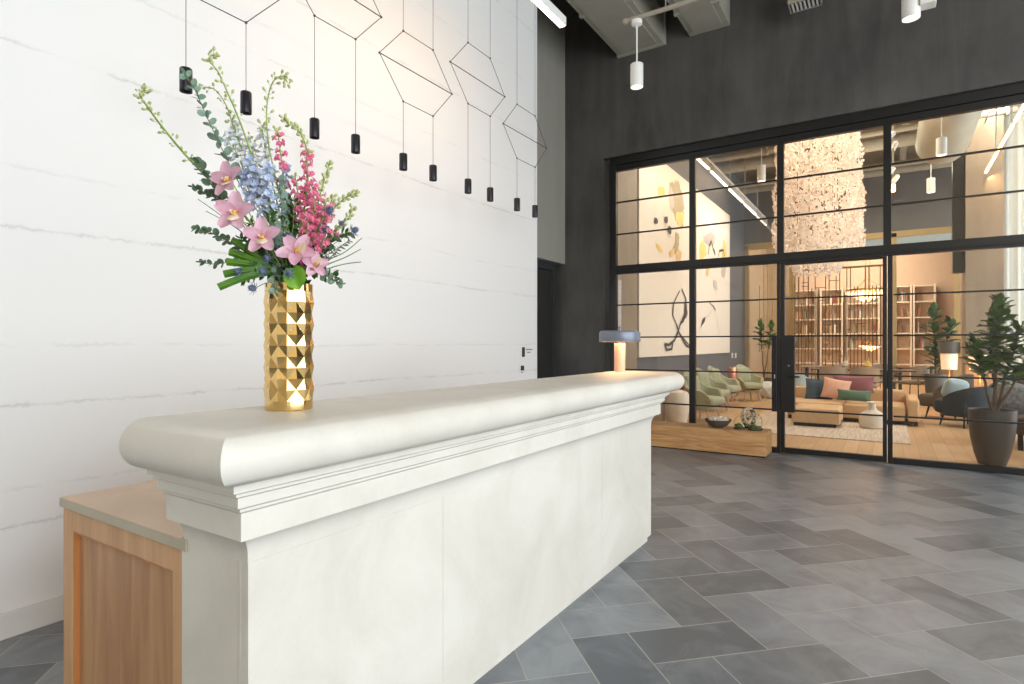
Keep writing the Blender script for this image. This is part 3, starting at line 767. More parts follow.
# ------------------------------------------------------------------ timber bench and what stands on it
P = empty('timber_bench', (-2.0, 7.25, 0), 'low solid timber beam bench in front of the glass partition', 'bench')
b = MB(); b.box(-.95, .815, 0, .40, .012, .29); b.build('beam', M_BEAM, P, bevel=.006)
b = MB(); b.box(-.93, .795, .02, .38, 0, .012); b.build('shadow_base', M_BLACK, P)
M_BOWL = basic('dark_woven_clay', (92, 84, 80), .6, 0, .2, 30, .4)
bz = .29; p = onZ(718, 426, bz); p.y = 7.43; p.x = onY(718, 426, 7.43).x
P = empty('stone_bowl', (p.x, p.y, bz), 'wide dark shallow bowl filled with pale shells on the timber bench', 'bowl')
b = MB(); b.lathe([(0, 0), (.05, 0), (.11, .03), (.152, .085), (.158, .10), (.15, .10), (.10, .045), (0, .03)], 36, caps=False); b.build('bowl_body', M_BOWL, P, smooth=True)
rr = random.Random(11); M_SHELL = basic('pale_shell', (236, 222, 206), .5, 0, .15, 20)
for k in range(22):
    a = k*2.4; r_ = .11*math.sqrt((k+.5)/22)
    s = MB(); s.ball((0, 0, 0), rr.uniform(.022, .034), 10, 6, (1, .75, .7))
    o = s.build('shell', M_SHELL, None, smooth=True); o.location = (p.x+r_*math.cos(a), p.y+r_*math.sin(a), bz+.125-.35*r_+rr.uniform(-.01, .012)); o.rotation_euler = (rr.random(), rr.random(), rr.random()*6)
    tag(o, 'pale shell heaped in the dark bowl on the timber bench', 'shell', 'pale shells in the dark bowl')
M_MOSS = basic('moss', (86, 100, 48), .9, 0, .3, 30, .5)
M_PEB = basic('dark_pebble', (70, 66, 62), .5, 0, .2, 20)
def terrarium(px, rg, hg, label, spiral=False):
    x = onY(px, 420, 7.43).x
    P = empty('glass_terrarium', (x, 7.43, bz), label, 'terrarium')
    b = MB(); b.lathe([(rg*.95, 0), (rg, .012), (rg, .02), (0, .022)], 28); b.build('tray', M_PEB, P, smooth=True)
    b = MB(); r2 = random.Random(int(px))
    for k in range(14):
        a = r2.uniform(0, 2*PI); q_ = r2.uniform(0, rg*.7); b.ball((q_*math.cos(a), q_*math.sin(a), .03+.03*r2.random()*(1-q_/rg)), r2.uniform(.016, .03), 8, 5, (1, 1, .8))
    b.build('moss', M_MOSS, P, smooth=True)
    b = MB(); b.lathe([(rg*.92, .02), (rg*.95, hg*.55), (rg*.8, hg*.8), (rg*.45, hg*.95), (0, hg)], 28, caps=False); b.build('glass_dome', M_GLASSB, P, smooth=True)
    return P
terrarium(739.5, .066, .155, 'small glass dome of moss on the bench left of the taller dome')
TT = terrarium(755, .085, .20, 'larger glass dome with green moss nearest the right end of the bench')
# round shell ornament behind
x = onY(748, 400, 7.52).x
P = empty('shell_ornament', (x, 7.56, bz), 'upright mottled oval shell ornament standing behind the glass domes', 'ornament')
M_ORN = NT('mottled_shell'); f = M_ORN.noise(M_ORN.coords((1, 1, 1)), 22, 3, .5, 1.5)
M_ORN.base(M_ORN.ramp(f, [(.42, lin((70, 62, 54))), (.56, lin((214, 196, 170)))])); M_ORN = M_ORN.m
b = MB(); N = 40
b.tube([(.064*math.cos(2*PI*k/N), 0, .135+.105*math.sin(2*PI*k/N)) for k in range(N+1)], .024, 10); b.build('oval_shell', M_ORN, P, smooth=True)
b = MB()
b.tube([(.03*math.cos(t*.5)*(1-t/14), 0, .13+.05*math.sin(t*.5)*(1-t/14)) for t in range(13)], .014, 8); b.build('inner_coil', M_ORN, P, smooth=True)
MB().box(-.04, .04, -.03, .03, 0, .02).build('foot', M_BLACK, P, bevel=.003)

# ------------------------------------------------------------------ urns, stools
M_CREAM = basic('cream_ceramic', (226, 212, 194), .5, 0, .04, 10)
def lathething(name, loc, prof, mat, label, cat, grp=None, part=None):
    b = MB(); b.lathe(prof, 36, caps=False); o = b.build(name, mat, None, smooth=True); o.location = loc
    return tag(o, label, cat, grp)
urn = [(0, 0), (.14, 0), (.16, .02), (.19, .2), (.212, .36), (.208, .46), (.17, .53), (.08, .56), (0, .565)]
p = onZ(677, 424); lathething('garden_stool', (p.x, p.y, 0), urn, M_CREAM, 'large cream tapered stool behind the glass left of the first mullion', 'stool')
p = Vector((-3.28, 9.7, 0)); lathething('garden_stool', p, [(r*.72, z*.72) for r, z in urn], M_CREAM, 'smaller cream stool left of the large cream stool', 'stool')
fac = MB(); p = onZ(768, 398)
vs = []; fs = []
prof = [(.13, 0), (.22, .12), (.24, .26), (.17, .38), (.12, .40)]
for j, (r_, z_) in enumerate(prof):
    for k in range(7): a = 2*PI*(k+.5*(j % 2))/7; vs.append((r_*math.cos(a), r_*math.sin(a), z_))
for j in range(4):
    for k in range(7):
        k2 = (k+1) % 7; A, B2, C3, D3 = j*7+k, j*7+k2, (j+1)*7+k2, (j+1)*7+k
        fs += [(A, B2, D3), (B2, C3, D3)] if j % 2 == 0 else [(A, B2, C3), (A, C3, D3)]
fs += [tuple(range(7))[::-1], tuple(range(28, 35))]
fac.add(vs, fs); o = fac.build('faceted_stool', M_WHITEM); o.location = p; tag(o, 'white faceted stool beside the farthest sage armchair', 'stool')

# ------------------------------------------------------------------ sage armchairs
M_SAGE = basic('sage_upholstery', (158, 158, 128), .85, 0, .06, 20, .1, sheen=.2)
M_LEGW = basic('pale_wood_leg', (196, 166, 140), .5)
def armchair(loc, rz, label):
    P = empty('armchair', loc, label, 'armchair', 'sage green armchairs by the painting wall', rz); P.scale = (.86, .86, .85)
    # seat faces +X
    b = MB(); n = 36; vr = 10
    def hgt(a):   # a=0 at the front (+X); pi is the back
        t = abs(a)/PI
        if t < .36: return .42+.20*max(0, (t-.2)/.16)**.6
        if t < .56: return .62+.02*(t-.36)/.2
        u = (t-.56)/.44; return .64+.33*(3*u*u-2*u**3)
    def shell(out):
        def fn(u, v):
            a = -PI*.80+u*PI*1.6; a = a+PI    # centred on the back
            aa = (a+PI) % (2*PI)-PI
            top = hgt(aa); z = .27+(top-.27)*v
            flare = .80+.28*v if abs(aa) < 2.2 else .82+.20*v
            R_ = (.335 if out else .275)*flare
            back = max(0, z-.5)*.22*max(0, -math.cos(aa))
            return (R_*math.cos(a)*1.02-back, R_*math.sin(a)*1.12, z)
        return fn
    b.grid(shell(True), n, vr); b.grid(lambda u, v: shell(False)(1-u, v), n, vr)
    b.grid(lambda u, v: tuple(Vector(shell(True)(u, 1))*(1-v)+Vector(shell(False)(u, 1))*v+Vector((0, 0, .02*math.sin(PI*v)))), n, 3)
    for uu in (0, 1): b.grid(lambda u, v: tuple(Vector(shell(True)(uu, v))*(1-u)+Vector(shell(False)(uu, v))*u), 3, vr)
    b.lathe([(0, .255), (.25, .255), (.275, .30)], 30, caps=False)
    b.build('shell', M_SAGE, P, smooth=True, angle=60)
    b = MB(); b.puff(-.22, .33, -.265, .265, .34, .49, .06, .02); b.build('seat_cushion', M_SAGE, P, smooth=True, angle=70)
    b = MB(); m = Matrix.Translation((-.25, 0, .68)) @ Matrix.Rotation(-.2, 4, 'Y')
    b.puff(-.05, .05, -.2, .2, -.2, .22, .045, .02, mat=m); BC = b.build('back_cushion', M_SAGE, P, smooth=True, angle=70)
    b = MB(); b.ball((-.185, 0, .74), .014, 8, 5); b.build('button', M_LEGW, BC)
    for sx, sy in ((1, 1), (1, -1), (-1, 1), (-1, -1)):
        w = MB(); w.tube([(sx*.16, sy*.16, .29), (sx*.25, sy*.24, 0.0)], [.024, .016], 10); w.build('leg', M_LEGW, P, smooth=True)
    return P
armchair(onZ(701, 421)+Vector((.02, .12, 0)), -.3, 'sage armchair nearest the glass, half hidden by the first mullion')
armchair(onZ(712, 410.5), -.4, 'second sage armchair from the glass with a button on its back')
armchair(onZ(724.5, 404.5), -.3, 'third sage armchair from the glass, seen side on behind the second')
armchair(onZ(748, 400.5), -.85, 'farthest sage armchair turned towards the lounge beside the white faceted stool')
def tabl(loc, label):
    P = empty('side_table', loc, label, 'side table')
    b = MB(); b.lathe([(.15, .44), (.155, .45), (.15, .46), (0, .46)], 32, caps=False); b.lathe([(.15, .44), (0, .44)], 32, caps=False); b.build('tabletop', M_WHITEM, P, smooth=True)
    b = MB(); b.lathe([(.13, 0), (.13, .01), (.02, .02), (.015, .44)], 24, caps=True); b.build('pedestal', M_COPPER, P, smooth=True)
tabl((-3.02, 14.05, 0), 'small round table between the third and the farthest sage armchair')
tabl((-3.14, 10.35, 0), 'small round table left of the nearest sage armchair')
def coplamp(loc, label):
    P = empty('table_lamp', loc, label, 'lamp')
    b = MB(); b.lathe([(.095, 0), (.10, .02), (.10, .30), (.09, .33), (0, .335)], 30, caps=False); b.build('body', M_COPPER, P, smooth=True)
    b = MB(); b.lathe([(.06, 0), (.06, .002)], 20); b.build('foot', M_BLACK, P)
coplamp((-3.02, 14.05, .46), 'pink copper cylinder lamp on the small table by the farthest armchair')
coplamp((-3.14, 10.35, .46), 'pink copper cylinder lamp seen between the desk end and the first mullion')

# ------------------------------------------------------------------ sofa group
M_TAN = basic('tan_sofa_fabric', (206, 170, 128), .85, 0, .04, 15, .08)
R = empty('area_rug', (-.9, 10.4, 0), 'pale streaked grey rug under the tan sofa', 'rug')
M_RUG = NT('streaked_rug'); f = M_RUG.noise(M_RUG.coords((12, .8, 1)), 3, 5, .6, .5)
M_RUG.base(M_RUG.ramp(f, [(.3, lin((176, 156, 138))), (.65, lin((216, 200, 184)))])); M_RUG.p.inputs['Roughness'].default_value = .95; M_RUG = M_RUG.m
MB().box(-1.1, 1.15, -1.15, 2.0, 0, .012).build('pile', M_RUG, R, bevel=.004)
b = MB(); b.box(-1.1, -1.08, -1.15, 2.0, .012, .015); b.build('edge_binding', M_TAN, R)
zr = .013
S = empty('modular_sofa', (-.55, 11.9, zr), 'low tan modular sofa loaded with coloured cushions', 'sofa')
def sf(name, x0, x1, y0, y1, z0, z1, r=.05, mat=M_TAN):
    b = MB(); b.puff(x0, x1, y0, y1, z0, z1, r, .008); return b.build(name, mat, S, smooth=True, angle=70)
sf('seat', -.95, -.10, -.65, .30, .06, .30, .025); sf('seat', -.09, .78, -.65, .30, .06, .30, .025)
sf('backrest', -.95, .80, .31, .55, .06, .50, .03); sf('armrest', .81, .97, -.65, .55, .06, .42, .03)
for x_, y_ in ((-.9, -.6), (.92, -.6), (-.9, .5), (.92, .5)): MB().box(x_-.03, x_+.03, y_-.03, y_+.03, 0, .07).build('foot', M_BLACK, S)
MB().box(-.9, .9, -.58, .5, .03, .062).build('base_frame', M_BLACK, S)
O_ = empty('ottoman', (-.98, 10.75, zr), 'square tan ottoman in front of the left end of the sofa', 'ottoman')
b = MB(); b.puff(-.33, .35, -.44, .44, .05, .285, .02, .006); b.build('cushion_top', M_TAN, O_, smooth=True, angle=70)
MB().box(-.3, .3, -.4, .4, 0, .055).build('base_frame', M_BLACK, O_)
def cushion(px, py, Y, w, h, c, label, lean=.35, rz=0, roll=0, nm=''):
    p = onY(px, py, Y)
    b = MB(); N = 12; 
    def f(sg):
        def g(u, v):
            x = -1+2*u; y = -1+2*v; pin = 1-.10*(1-abs(x)**2)*abs(y)**3*1-.0
            xx = x*w/2*(1-.09*(1-y*y)); yy = y*h/2*(1-.09*(1-x*x))
            t = .075*(max(0, 1-x**2)*max(0, 1-y**2))**.45
            return (xx, sg*t, yy)
        return g
    b.grid(f(-1), N, N); b.grid(lambda u, v: f(1)(1-u, v), N, N)
    o = b.build('cushion', basic('cushion_'+nm, c, .85, 0, .06, 12, .1), None, smooth=True, angle=80)
    o.location = p; o.rotation_euler = (-lean, roll, rz); return tag(o, label, 'cushion')
cushion(819, 389.5, 11.98, .46, .40, (54, 72, 88), 'dark blue cushion at the left end of the tan sofa', .3, .1, .05, 'blue')
cushion(853, 384, 12.05, .66, .30, (146, 90, 96), 'wine red cushion along the back of the tan sofa', .25, -.1, 0, 'red')
cushion(836, 389, 11.76, .44, .38, (226, 172, 146), 'peach cushion leaning between the blue and the green ones', .3, .1, .18, 'peach')
cushion(854, 395.5, 11.48, .52, .20, (92, 118, 96), 'low green cushion in front of the wine red one', .35, .0, .03, 'green')
p = onZ(872, 428.5)
b = MB(); b.lathe([(0, 0), (.15, 0), (.172, .02), (.182, .14), (.17, .21), (.12, .25), (.07, .28), (.05, .33), (.055, .38), (.085, .40), (.07, .405), (0, .40)], 36, caps=False)
o = b.build('ceramic_vase_stool', M_CREAM, None, smooth=True); o.location = (p.x, p.y, .013); tag(o, 'cream bottle shaped side table standing on the rug before the sofa', 'side table')
# low round reading corner: chairs and shelf plant on the left
# ------------------------------------------------------------------ plants
M_LEAF = basic('fiddle_leaf', (66, 100, 40), .4, 0, .35, 6)
M_LEAF2 = basic('fiddle_leaf_bluish', (66, 98, 62), .45, 0, .3, 6)
M_BARK = basic('plant_bark', (104, 84, 66), .8, 0, .2, 20)
M_SOIL = basic('potting_soil', (58, 46, 38), .95, 0, .3, 30, .4)
M_POT = basic('dark_bronze_pot', (82, 70, 60), .5, 0, .12, 8, .1, (1, 1, .5))
def leafgeo(L_, W_, fold=.25, nu=4, nv=5, droop=.3):
    def fn(u, v):
        x = -1+2*u; w = W_/2*(math.sin(PI*min(1, v*.94+.04))**.7)*(.72+.45*v)
        return (x*w, v*L_, abs(x)*w*fold-droop*L_*v*v+.015*math.sin(9*v)*abs(x))
    return fn
def fig(name, loc, plumes, pot, label, mat, leafL, seed, potmat=M_POT):
    # pot=(rtop,rbot,h); plumes: list of (top xyz local, base xyz local, nleaves, z where leaves begin)
    P = empty(name, loc, label, 'potted plant')
    rt, rb, h = pot; b = MB(); b.lathe([(0, 0), (rb, 0), (rb*1.02, .01), (rb+(rt-rb)*.45, h*.22), (rb+(rt-rb)*.80, h*.5), (rt*.99, h*.78), (rt, h*.9), (rt, h), (rt*.93, h), (rt*.9, h*.93), (0, h*.93)], 40, caps=False)
    b.build('pot', potmat, P, smooth=True)
    b = MB(); b.lathe([(rt*.9, h*.9), (rt*.9, h*.94), (rt*.5, h*.955), (0, h*.96)], 30, caps=False); b.build('soil', M_SOIL, P, smooth=True)
    rr = random.Random(seed); tr = MB(); fo = MB()
    for (bx, by, bz_), (tx, ty, tz), nl, z0 in plumes:
        A = Vector((bx, by, bz_)); T_ = Vector((tx, ty, tz)); N = 7
        pts = [A.lerp(T_, i/N)+Vector((rr.uniform(-.012, .012), rr.uniform(-.012, .012), 0))+Vector((0, 0, 0)) for i in range(N+1)]
        tr.tube(pts, [.017*(1-.6*i/N)*1.0 for i in range(N+1)], 8)
        for k in range(nl):
            t = z0+(1-z0)*(k+.5)/nl; c = A.lerp(T_, min(1, t)); az = k*2.4+rr.uniform(-.3, .3)
            el = .62+.75*max(0, (t-.75)/.25)+rr.uniform(-.35, .35)
            s_ = leafL*rr.uniform(.75, 1.1)*(1-.25*max(0, t-.8)/.2)
            m = Matrix.Translation(c) @ Matrix.Rotation(az, 4, 'Z') @ Matrix.Rotation(el, 4, 'X') @ Matrix.Rotation(rr.uniform(-.4, .4), 4, 'Y')
            fo.grid(leafgeo(s_, s_*.62), 4, 5, 0, m)
    tr.build('trunk', M_BARK, P, smooth=True); fo.build('foliage', mat, P, smooth=True, angle=80)
    return P
pz = onZ(991, 462); YP_ = 8.25
pc = Vector((onY(992, 440, YP_).x, YP_, 0))
def rel(px, py, dy=0): v = onY(px, py, YP_+dy); return (v.x-pc.x, v.y-pc.y, v.z)
fig('fiddle_leaf_fig', pc, [(rel(994, 412), rel(999, 303), 60, .36), (rel(993, 412), rel(974, 343, -.05), 30, .46), (rel(996, 412), rel(1019, 330, .1), 30, .38), (rel(996, 412), rel(1034, 352, -.1), 20, .4), (rel(995, 412), rel(992, 325, .12), 16, .5)],
    (.212, .125, .60), 'large fiddle leaf fig in a tall dark pot close behind the glass at the right', M_LEAF, .20, 3)
p2 = onZ(936, 404); yb_ = p2.y
def rel2(px, py, dy=0): v = onY(px, py, yb_+dy); return (v.x-p2.x, v.y-p2.y, v.z)
fig('fiddle_leaf_fig', p2, [(rel2(936, 380), rel2(934, 311), 40, .12), (rel2(937, 380), rel2(951, 325), 28, .3)], (.21, .15, .66), 'medium fiddle leaf fig in a grey planter left of the concrete pier', M_LEAF2, .30, 8, basic('grey_planter', (96, 94, 92), .5))
p3 = Vector((onY(764, 380, 16.6).x, 16.6, 0))
def rel3(px, py, dy=0): v = onY(px, py, 16.6+dy); return (v.x-p3.x, v.y-p3.y, v.z)
fig('fiddle_leaf_fig', p3, [((0, 0, .4), rel3(760, 324), 20, .55), ((0, 0, .4), rel3(772, 326), 18, .55)], (.2, .15, .42), 'small leafy fig standing behind the farthest sage armchair', M_LEAF, .24, 21)

# ------------------------------------------------------------------ right side seating and lamps
M_BLUE = basic('slate_blue_fabric', (44, 50, 58), .85, 0, .08)
M_TAUPE = basic('taupe_fabric', (92, 78, 66), .85, 0, .06)
M_LBLUE = basic('pale_blue_fabric', (168, 186, 190), .85, 0, .05)
def tub(loc, rz, mat, label, w=.74, h=.74, grp=None):
    P = empty('lounge_chair', loc, label, 'armchair', grp, rz)
    b = MB(); b.puff(-w/2+.08, w/2, -w/2+.08, w/2-.08, .2, .42, .05, .01); b.build('seat', mat, P, smooth=True, angle=70)
    b = MB()
    def sh(R_):
        def fn(u, v):
            a = PI*.45+u*PI*1.1; hh = .45+(h-.45)*math.sin(PI*u)**.8; return (R_*math.cos(a), R_*math.sin(a)*1.0, .18+(hh-.18)*v)
        return fn
    b.grid(sh(w/2), 24, 5); b.grid(lambda u, v: sh(w/2-.07)(1-u, v), 24, 5)
    b.grid(lambda u, v: tuple(Vector(sh(w/2)(u, 1)).lerp(Vector(sh(w/2-.07)(u, 1)), v)), 24, 2)
    for uu in (0, 1): b.grid(lambda u, v: tuple(Vector(sh(w/2)(uu, v)).lerp(Vector(sh(w/2-.07)(uu, v)), u)), 2, 5)
    b.build('backrest', mat, P, smooth=True, angle=60)
    for sx in (-1, 1):
        for sy in (-1, 1):
            q_ = MB(); q_.tube([(sx*.2, sy*.2, .22), (sx*.24, sy*.24, 0)], [.018, .012], 8); q_.build('leg', M_BLACK, P)
    return P
def P_(px, y): v = onY(px, 380, y); return Vector((v.x, y, 0))
tub(P_(948, 12.95), 2.6, M_TAUPE, 'brown tub chair left of the big pot, in front of the concrete pier', .72, .8)
tub(P_(966, 11.75), 2.2, M_BLUE, 'slate blue tub chair just left of the big pot', .70, .66)
tub(P_(1002, 12.6), -2.6, M_BLUE, 'slate blue tub chair behind the trunk of the big fig', .74, .84)
o = MB(); o.puff(-.16, .16, -.06, .06, -.16, .16, .05, .02); o = o.build('cushion', M_LBLUE, None, smooth=True, angle=70); v = P_(957, 11.9); o.location = (v.x-.02, v.y-.0, .60); o.rotation_euler = (.3, .2, .3)
o.location = onY(955, 389, 12.15)
tag(o, 'pale blue cushion on the tub chairs left of the big pot', 'cushion')
S2 = empty('lounge_sofa', (2.08, 9.9, 0), 'taupe sofa cut by the right edge of the photo behind the big fig', 'sofa')
b = MB(); b.puff(-.75, .95, -.45, .3, .18, .42, .05, .01); b.build('seat', M_TAUPE, S2, smooth=True, angle=70)
b = MB(); b.puff(-.75, .95, .28, .5, .18, .86, .06, .01); b.build('backrest', M_TAUPE, S2, smooth=True, angle=70)
for x_, y_ in ((-.7, -.4), (.9, -.4), (-.7, .42), (.9, .42)): MB().box(x_-.025, x_+.025, y_-.025, y_+.025, 0, .2).build('leg', M_BLACK, S2)
v = onY(1020, 396, 9.75); cu = MB(); cu.puff(-.24, .24, -.07, .07, -.19, .19, .06, .02); o = cu.build('cushion', basic('grey_patterned_cushion', (126, 124, 124), .85, 0, .4, 26), None, smooth=True, angle=70); o.location = (v.x, 9.98, .60); o.rotation_euler = (-.3, .35, 0)
tag(o, 'patterned grey cushion on the taupe sofa at the right edge', 'cushion')
S3 = empty('low_console', (1.62, 8.95, 0), 'low black metal console right of the big pot', 'console')
b = MB(); b.box(-.12, 1.0, -.15, .2, .42, .45); b.build('tabletop', M_BLACK, S3, bevel=.003)
MB().box(-.10, .98, -.13, .18, .03, .30).build('shelf_box', M_BLACK, S3, bevel=.004)
for x_ in (-.10, .96):
    for y_ in (-.13, .16): MB().box(x_, x_+.02, y_, y_+.02, 0, .42).build('leg', M_BLACK, S3)
M_SHADE = basic('smoky_shade', (92, 88, 84), .5)
M_LAMPG = emit('lampshade_glow', (255, 176, 108), .62)
def flamp(px, y, ztop, r, label, power=14):
    v = P_(px, y); P = empty('floor_lamp', v, label, 'lamp')
    b = MB(); b.lathe([(.15, 0), (.15, .02), (.012, .03), (.012, ztop-.1)], 20); b.build('pole', M_BRASS, P, smooth=True)
    b = MB(); b.lathe([(r, ztop-.22), (r, ztop), (0, ztop)], 30, caps=False); b.build('lamp_shade', M_SHADE, P, smooth=True)
    b = MB(); b.lathe([(r*.72, ztop-.52), (r*.8, ztop-.22)], 30, caps=False); b.build('diffuser', M_LAMPG, P, smooth=True)
    plight('floor_lamp_bulb', v+Vector((0, -.05, ztop-.7)), power, (255, 180, 110), .12)
flamp(949, 13.75, 1.36, .17, 'floor lamp with smoky drum shade left of the large fig', 9)
flamp(980, 13.7, 1.36, .22, 'floor lamp with smoky drum shade glowing behind the large fig', 10)

# curtains
M_CURT = basic('sheer_curtain', (226, 228, 222), .8, 0, .02, trans=.5)
M_CURTW = basic('warm_curtain', (222, 196, 160), .8, 0, .02, trans=.3)
def curtain(p0, p1, z1, n, mat, label, amp=.05):
    p0 = Vector(p0); p1 = Vector(p1); d = (p1-p0); nn = Vector((-d.y, d.x, 0)).normalized(); Q = empty('curtain', p0, label, 'curtain')
    N = n*8
    b = MB()
    b.grid(lambda u, v: tuple(d*u+nn*amp*math.sin(u*n*2*PI)*(1-.25*v)+Vector((0, 0, .02+v*(z1-.02)))), N, 2)
    b.build('drape', mat, Q, smooth=True, angle=80)
    b = MB(); b.tube([tuple(Vector((0, 0, z1+.02))), tuple(d+Vector((0, 0, z1+.02)))], .02, 8); b.build('curtain_rail', M_BLACK, Q)
curtain((1.84, 14.35, 0), (4.5, 12.6, 0), CZ-.1, 18, M_CURT, 'pale sheer curtain right of the concrete pier at the edge of the photo')
wf = empty('window_3', (4.7, 8.6, 0), 'tall street-side window of the lounge', 'window', kind='structure')
for k in range(5): MB().box(-.03, .03, 2.1*k-.03 if k else 0, 2.1*k+.03 if k < 4 else 8.4, 0, 4.9).build('window_frame', M_BLACK, wf)
alight('pier_wash', (1.6, 13.3, 5.6), .3, 48, (255, 236, 212), (math.radians(20), 0, 0), 1.0)

# ------------------------------------------------------------------ gold framed screen and library
GF = empty('screen_partition', (0, 18.4, 0), 'pale gold framed glass screen dividing the lounge from the library', 'partition')
for x in (-3.55, -2.33, .13, 1.46): MB().box(x-.06, x+.06, 0, .16, 0, 4.25).build('post', M_GOLDF, GF, bevel=.004)
MB().box(-3.61, 2.1, 0, .16, 4.14, 4.30).build('header', M_GOLDF, GF, bevel=.004)
MB().box(-3.49, -2.39, .07, .08, .05, 4.14).build('pane', glassm('screen_pane', (.84, .88, .86, 1)), GF)
MB().box(-2.27, 2.1, .04, .12, 3.72, 4.14).build('bulkhead_panel', basic('blue_grey_panel', (168, 180, 180), .5), GF)
RS = empty('rod_screen', (-.3, 17.6, 0), 'openwork screen of thin bronze rods standing behind the sofa', 'screen')
rr = random.Random(3)
xr0 = onY(795, 300, 17.6).x; xr1 = onY(884, 300, 17.6).x; zt = onY(840, 268, 17.6).z
for k in range(26):
    x = xr0+.3+(xr1-xr0)*k/25
    z1 = zt-rr.choice([0, 0, 0, .5, .9]); z0 = 0 if rr.random() < .75 else .9
    MB().box(x-.011, x+.011, 0, .02, z0, z1).build('rod', M_RODB, RS)
for k in range(14):
    x = xr0+.3+(xr1-xr0)*rr.randint(0, 22)/25; w_ = (xr1-xr0)/25*rr.randint(1, 3); z = rr.uniform(.9, zt-.1)
    MB().box(x, x+w_, 0.002, .018, z-.01, z+.01).build('crossbar', M_RODB, RS)
MB().box(xr0+.28, xr1+.32, -.01, .03, zt-.02, zt+.03).build('top_bar', M_RODB, RS)
MB().box(xr0+.28, xr1+.32, -.02, .04, 0, .03).build('bottom_bar', M_RODB, RS)
RS2 = empty('rod_screen', (-2.9, 17.9, 0), 'second openwork rod screen behind the small fig at the left', 'screen')
for k in range(12):
    x = -.2+1.25*k/11; MB().box(x-.012, x+.012, 0, .02, 0 if k % 3 else 1.1, 3.75 if k % 4 else 3.0).build('rod', M_GOLDF, RS2)
for k in range(8):
    x = -.2+1.25*rr.randint(0, 9)/11; z = rr.uniform(1, 3.6); MB().box(x, x+1.25/11*2, .002, .018, z-.012, z+.012).build('crossbar', M_GOLDF, RS2)
MB().box(-.22, 1.07, -.01, .03, 3.74, 3.79).build('top_bar', M_GOLDF, RS2)

# bookcases
BY = 23.5
COLS = [((206, 190, 168), 'cream'), ((176, 120, 90), 'brown'), ((120, 100, 88), 'dark brown'), ((196, 160, 104), 'ochre'), ((224, 216, 206), 'white'), ((128, 134, 134), 'grey'), ((150, 84, 70), 'red brown')]
BM = [basic('book_'+n_.replace(' ', '_'), c, .7) for c, n_ in COLS]
bookmesh = []
for k in range(6):
    rb_ = random.Random(k); m = MB(); h_ = .26+.03*(k % 4); w_ = .035+.012*(k % 3); m.box(0, w_, .004, .18, .004, h_-.004, 1)
    m.box(0, .004, 0, .182, 0, h_); m.box(w_-.004, w_, 0, .182, 0, h_); m.box(0, w_, 0, .004, 0, h_); bookmesh.append((m, w_, h_))
shelfn = ['lowest', 'second', 'third', 'fourth', 'fifth', 'top']
def bookcase(x0, x1, label, sid, books=True, zt_=3.3, rows=6):
    P = empty('bookcase', (x0, BY, 0), label, 'bookcase', None); W = x1-x0
    for x in (0, W-.05): MB().box(x, x+.05, 0, .45, 0, zt_).build('side_panel', M_SHELFW, P, bevel=.003)
    MB().box(.05, W-.05, .43, .45, 0, zt_).build('back_panel', M_PINKW, P)
    zs = [.1+(zt_-.15)*k/rows for k in range(rows+1)]
    for z in zs: MB().box(.05, W-.05, 0, .43, z-.02, z+.02).build('shelf', M_SHELFW, P)
    rb_ = random.Random(sid)
    for k in range(2, rows):
        x = x0+.06+rb_.uniform(0, .2)
        while x < x1-.16:
            if rb_.random() < .22:
                x += rb_.uniform(.12, .3); continue
            i = rb_.randint(0, 5); m, w_, h_ = bookmesh[i]; ci = rb_.randint(0, 6)
            mm = MB(); mm.v = m.v; mm.f = m.f; mm.mi = m.mi
            o = mm.build('book', [BM[ci], M_SHELFW]); o.location = (x, BY+.1, zs[k]+.02)
            tag(o, COLS[ci][1]+' book among the books on the '+shelfn[k]+' shelf of the '+label.split(' bookcase')[0].replace('white ', '')+' bookcase', 'book', COLS[ci][1]+' books on the '+shelfn[k]+' shelf of the '+label.split(' bookcase')[0].replace('white ', '')+' bookcase')
            x += w_+.003
    return P
def XX(px): return onY(px, 320, BY).x
bookcase(XX(793), XX(816), 'left white bookcase of the library', 1)
bookcase(XX(820), XX(843), 'middle white bookcase of the library', 2)
bookcase(XX(846), XX(880), 'broad white bookcase behind the round hanging lamps', 3)
bookcase(XX(893), XX(912), 'narrow white bookcase right of the glass door', 4)
bookcase(XX(913), XX(936), 'right white bookcase behind the medium fig', 5)
alight('library_light', (-1, 21.0, 5.6), 3.0, 270, (255, 238, 216), (0, 0, 0), 4.5)
alight('library_shelf_wash', (-.5, 22.2, 4.6), .3, 90, (255, 234, 206), (math.radians(55), 0, 0), 6)

